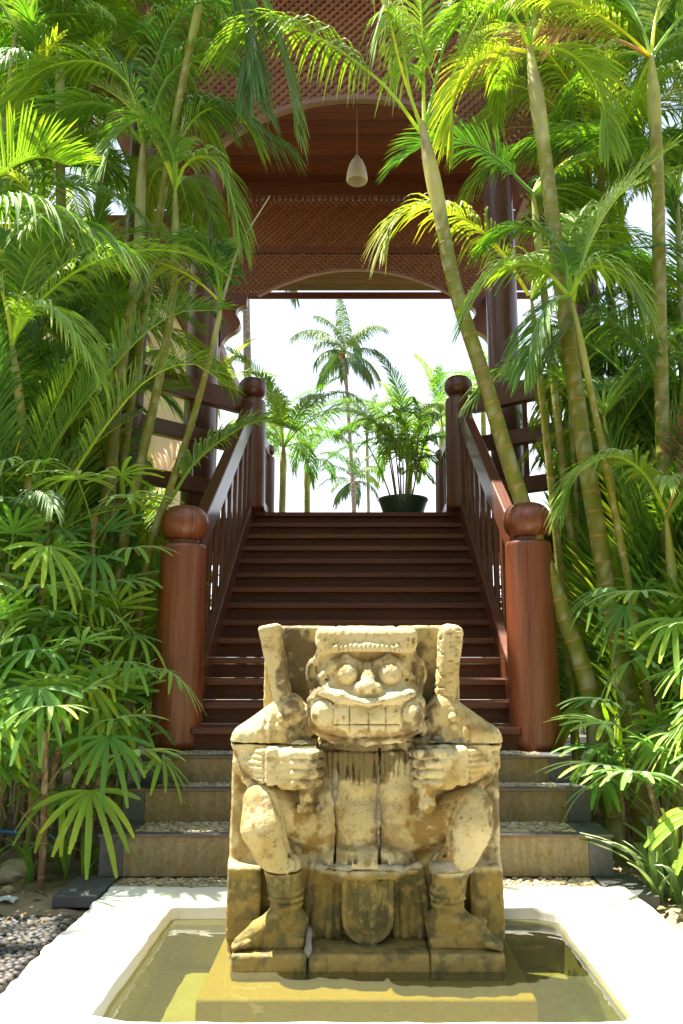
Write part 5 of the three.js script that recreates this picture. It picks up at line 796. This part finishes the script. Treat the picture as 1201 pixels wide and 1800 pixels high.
// a fan seedling with one yellow leaf, standing clear at the left front
{ const t = thing('fan_palm', 'lone bare-stemmed fan palm with one yellow leaf at the left front of the bed', 'fan palm', [-1.51, -0.09, -4.0]); part(t, 'cane', caneGeo(0, 0.78, -0.02), CANE); const y = part(t, 'fan_leaf', FAN[4], LEAF.yellow); y.position.set(-0.02, 0.55, 0); y.rotation.y = 3.0; y.userData.label = 'yellow fan leaf'; y.scale.setScalar(0.7); for (const [a, i, h] of [[0.4, 0, 0.74], [2.3, 3, 0.76], [-1.2, 1, 0.72]]) { const m = part(t, 'fan_leaf', FAN[i], LEAF.fanBright); m.position.set(-0.015, h, 0); m.rotation.y = a; m.scale.setScalar(0.85); } for (const [h, a] of [[0.42, 0.9], [0.5, 0.6], [0.36, 1.0], [0.3, -0.8]]) { const m = part(t, 'dry_stub', new THREE.ConeGeometry(0.003, 0.22, 4).translate(0, 0.11, 0), CANEDRY); m.position.set(-0.01, h, 0); m.rotation.z = -a; m.rotation.y = 0.4; } }
// seedlings on the open soil
{ seed(410); const bl = (h, w, b) => { const g = new THREE.PlaneGeometry(w, h, 2, 6), p = g.attributes.position; for (let i = 0; i < p.count; i++) { const s = p.getY(i) / h + 0.5, x = p.getX(i) / w * 2; p.setXYZ(i, p.getX(i) * Math.pow(Math.sin(Math.PI * mixn(0.12, 0.98, s)), 0.7), s * h - b * h * s * s * 0.6, b * h * s * s + Math.abs(x) * w * 0.18); } g.computeVertexNormals(); colorize(g, () => [1, 1, 1]); return g; };
  const B = [bl(0.26, 0.022, 0.5), bl(0.32, 0.026, 0.8), bl(0.2, 0.03, 0.3)];
  const SD = [[-1.36, -4.16], [-1.56, -4.4], [-1.77, -4.4], [-1.38, -4.34], [-1.62, -4.15], [-1.85, -4.2], [-1.48, -4.25]], SR = outward(SD); for (const [x, z] of SD) { const t = thing('palm_seedling', `small palm seedling on the soil left of the steps, ${SR[SD.findIndex(q => q[0] === x)]} outward`, 'seedling', [x, -0.08, z], 'palm seedlings left of the steps'); for (let i = 0; i < 5; i++) { const m = part(t, 'leaf', B[i % 3], rnd() < 0.5 ? LEAF.fanBright : LEAF.fan); m.rotation.y = rr(0, 6.28); m.position.y = i % 2 ? 0.04 : 0; m.scale.setScalar(rr(0.8, 1.25)); } }
  // strappy clump with cropped leaf ends, right front
  const t = thing('strap_leaf_plant', 'clump of cropped strap-shaped yellow-green leaves right of the basin', 'plant', [1.44, -0.09, -3.88]);
  const strap = (h, w, b) => { const g = new THREE.PlaneGeometry(w, h, 2, 8), p = g.attributes.position; for (let i = 0; i < p.count; i++) { const s = p.getY(i) / h + 0.5, x = p.getX(i) / w * 2; p.setXYZ(i, p.getX(i) * (s > 0.92 ? 0.75 : 0.75 + 0.3 * Math.sin(Math.PI * s)), s * h - b * h * s * s * 0.5, b * h * s * s + Math.abs(x) * w * 0.22); } g.computeVertexNormals(); colorize(g, (x, y) => [1 + (y > h * 0.8 ? 0.25 : 0), 1, 1]); return g; };
  const ST = [strap(0.46, 0.030, 0.15), strap(0.42, 0.034, 0.35), strap(0.52, 0.028, 0.75), strap(0.38, 0.03, 0.5)];
  const st = [leafMat(0.22, 0.36, 0.05), leafMat(0.30, 0.42, 0.07), leafMat(0.15, 0.29, 0.05)];
  for (let i = 0; i < 34; i++) { const m = part(t, 'leaf', ST[Math.floor(rnd() * 4)], st[i % 3]); m.rotation.y = i * 2.4; m.position.set(rr(-0.09, 0.09), 0, rr(-0.07, 0.07)); m.scale.set(1, rr(0.75, 1.1), 1); }
}
// rocks, pipe, scrap
{ seed(420); const rock = (r, s) => { const g = new THREE.IcosahedronGeometry(r, 3), p = g.attributes.position; for (let i = 0; i < p.count; i++) { const v = V(p.getX(i), p.getY(i), p.getZ(i)).normalize(), k = r * (0.75 + 0.5 * fbm(v.x * 1.6 + s, v.y * 1.6, v.z * 1.6, 4)); p.setXYZ(i, v.x * k * 1.2, v.y * k * 0.75, v.z * k); } const q = g; q.computeVertexNormals(); return colorize(q, (x, y, z) => { const a = fbm(x * 30 + s, y * 30, z * 30); return mixc([0.60, 0.53, 0.38], [0.40, 0.32, 0.2], sstep(0.4, 0.65, a)); }); };
  [[-1.74, -4.25, 0.085, 'larger pale rock on the soil behind the bare-stemmed fan palm'], [-1.86, -4.2, 0.06, 'pale rock at the left edge beside the larger one'], [-1.66, -3.98, 0.03, 'small white stone near the pebble paving'], [-1.315, -3.86, 0.035, 'knobbly tan stone beside the slate apron tile']].forEach(([x, z, r, l], i) => { const m = single('rock', rock(r, i * 7.3), M.stone, l, 'rock'); m.position.set(x, -0.055 + r * 0.25, z); m.rotation.y = i; });
  const pipe = new THREE.TubeGeometry(new THREE.CatmullRomCurve3([V(-2.6, 0.02, -4.75), V(-2.1, 0.05, -4.8), V(-1.7, 0.03, -4.74), V(-1.24, 0.045, -4.8)]), 40, 0.011, 8); single('garden_hose', pipe, new THREE.MeshStandardMaterial({ color: new THREE.Color().setRGB(0.02, 0.22, 0.55), roughness: 0.4 }), 'blue garden hose running through the plants left of the steps', 'hose');
  const sc = new THREE.PlaneGeometry(0.09, 0.06, 8, 6); { const p = sc.attributes.position; for (let i = 0; i < p.count; i++) p.setZ(i, 0.03 * (fbm(p.getX(i) * 40, p.getY(i) * 40, 3, 3) - 0.3)); sc.rotateX(-Math.PI / 2); sc.computeVertexNormals(); } const m = single('paper_scrap', sc, new THREE.MeshStandardMaterial({ color: new THREE.Color().setRGB(0.6, 0.62, 0.66), roughness: 0.8 }), 'crumpled pale scrap of paper on the ground at the left edge', 'litter'); m.position.set(-1.58, -0.035, -3.78);
  const stick = stemGeo([[0, 0, 0], [0.02, 0.2, 0], [0.06, 0.42, 0.01]], 0.012, 0.007, { shaft: 0, low: [0.4, 0.3, 0.2], high: [0.5, 0.4, 0.28], scar: [0.3, 0.2, 0.12] }); const s = single('dead_stick', stick, TRUNK, 'bleached broken cane leaning by the left end of the steps', 'stick'); s.position.set(-1.45, -0.08, -4.45);
}
// ---------------------------------------------------------------- potted plant on the deck
{ seed(430); const t = thing('potted_plant', 'feathery green plant in a dark green bowl at the stair head', 'potted plant', [0.475, DECK, -7.72]);
  part(t, 'bowl', lathe([[0, 0.002], [0.17, 0.002], [0.185, 0.02], [0.22, 0.13], [0.245, 0.20], [0.255, 0.215], [0.25, 0.232], [0.225, 0.225], [0.20, 0.15], [0, 0.14]], 40), new THREE.MeshPhysicalMaterial({ color: new THREE.Color().setRGB(0.035, 0.07, 0.035), roughness: 0.5, clearcoat: 0.3 }));
  part(t, 'potting_soil', at(new THREE.CylinderGeometry(0.2, 0.2, 0.02, 24), 0, 0.19, 0), new THREE.MeshStandardMaterial({ color: new THREE.Color().setRGB(0.08, 0.055, 0.03), roughness: 1 }));
  const SM = [[1.2, 0.9], [0.8, 1.4], [1.0, 1.8]].map(([e0, bend]) => frondGeo({ e0, bend, len: 0.5, L: 0.13, w: 0.011, n: 16, droop: 0.5, r0: 0.005, pet: 0.15, seg: 3 }));
  for (let i = 0; i < 12; i++) { const a = i * 2.4, h = rr(0.45, 0.95), sp = rr(0.12, 0.42), lx = Math.cos(a) * sp, lz = Math.sin(a) * sp; part(t, 'stem', stemGeo([[lx * 0.3, 0.19, lz * 0.3], [lx * 0.6, 0.19 + h * 0.5, lz * 0.6], [lx, 0.19 + h, lz]], 0.009, 0.005, { shaft: 0 }), TRUNK); for (let k = 0; k < 4; k++) { const f = 1 - k * 0.16, m = part(t, 'spray', SM[(i + k) % 3], k % 2 ? LEAF.bright : LEAF.mid); m.position.set(lx * f, 0.19 + h * f, lz * f); m.rotation.set(0, rr(0, 6.28), rr(-0.3, 0.3)); m.scale.setScalar(rr(0.7, 1.1)); } }
}

// ---------------------------------------------------------------- garden trees on the near side of the court, behind the viewer
{
  seed(777);
  const leafShape = (() => { const g = new THREE.PlaneGeometry(0.16, 0.34, 2, 3), p = g.attributes.position; for (let i = 0; i < p.count; i++) { const s = p.getY(i) / 0.34 + 0.5; p.setXYZ(i, p.getX(i) * Math.sin(Math.PI * mixn(0.08, 0.95, s)), p.getY(i), Math.abs(p.getX(i)) * 0.4 - 0.05 * s * s); } g.computeVertexNormals(); return g; })();
  const crowns = [0, 1].map(() => { const gs = [], m = new THREE.Matrix4(), e = new THREE.Euler(), q = new THREE.Quaternion(), c = []; for (let k = 0; k < 26; k++) c.push([rr(-1.9, 1.9), rr(-1.9, 2.0), rr(-1.6, 1.6), rr(0.55, 1.0)]); for (let i = 0; i < 3600; i++) { const b = c[i % 26], v = V(rr(-1, 1), rr(-1, 1), rr(-1, 1)).normalize().multiplyScalar(b[3] * Math.pow(rnd(), 0.4)); e.set(rr(-1.2, 1.2), rr(0, 6.28), rr(-1.2, 1.2)); const g = leafShape.clone(); m.compose(V(b[0] + v.x, b[1] + v.y * 0.8, b[2] + v.z), q.setFromEuler(e), V(1, 1, 1).multiplyScalar(rr(0.7, 1.25))); gs.push(g.applyMatrix4(m)); } return colorize(mergeGeometries(gs), (x, y, z, i) => { const k = 0.8 + 0.4 * h3(Math.floor(i / 12), 3, 9); return [k, k, k]; }); });
  const bark = new THREE.MeshStandardMaterial({ color: new THREE.Color().setRGB(0.16, 0.12, 0.08), roughness: 0.95, bumpMap: roughStone, bumpScale: 0.02 }), lm = leafMat(0.10, 0.24, 0.015);
  [[-6.6, 4.2], [-3.4, 5.6], [-0.2, 6.4], [3.1, 5.5], [6.4, 4.0], [-8.2, 0.6], [8.0, 0.4]].forEach(([x, z], i) => {
    const t = thing('garden_tree', `broadleaf garden tree closing the near side of the court, ${ORD[i]} of the row`, 'tree', [x, -0.08, z], 'broadleaf trees of the court');
    const h = rr(2.6, 3.2); part(t, 'trunk', lathe([[0, 0], [0.26, 0], [0.18, 0.4], [0.14, h * 0.7], [0.10, h + 0.6], [0, h + 0.6]], 12), bark);
    for (let k = 0; k < 4; k++) { const b = part(t, 'limb', at(new THREE.CylinderGeometry(0.03, 0.07, 1.6, 7), 0, 0.8, 0), bark); b.position.set(0, h * 0.75, 0); b.rotation.set(rr(-0.7, 0.7), k * 1.57, 0.6); }
    for (const dy of i % 2 ? [0] : [0, 2.6]) { const c = part(t, 'crown', crowns[(i + (dy ? 1 : 0)) % 2], lm); c.position.y = h + 0.4 + dy; c.rotation.y = rr(0, 6.28); c.scale.set(1.1, dy ? 0.95 : 1, 1.1); }
  });
}
renderer.render(scene, camera);
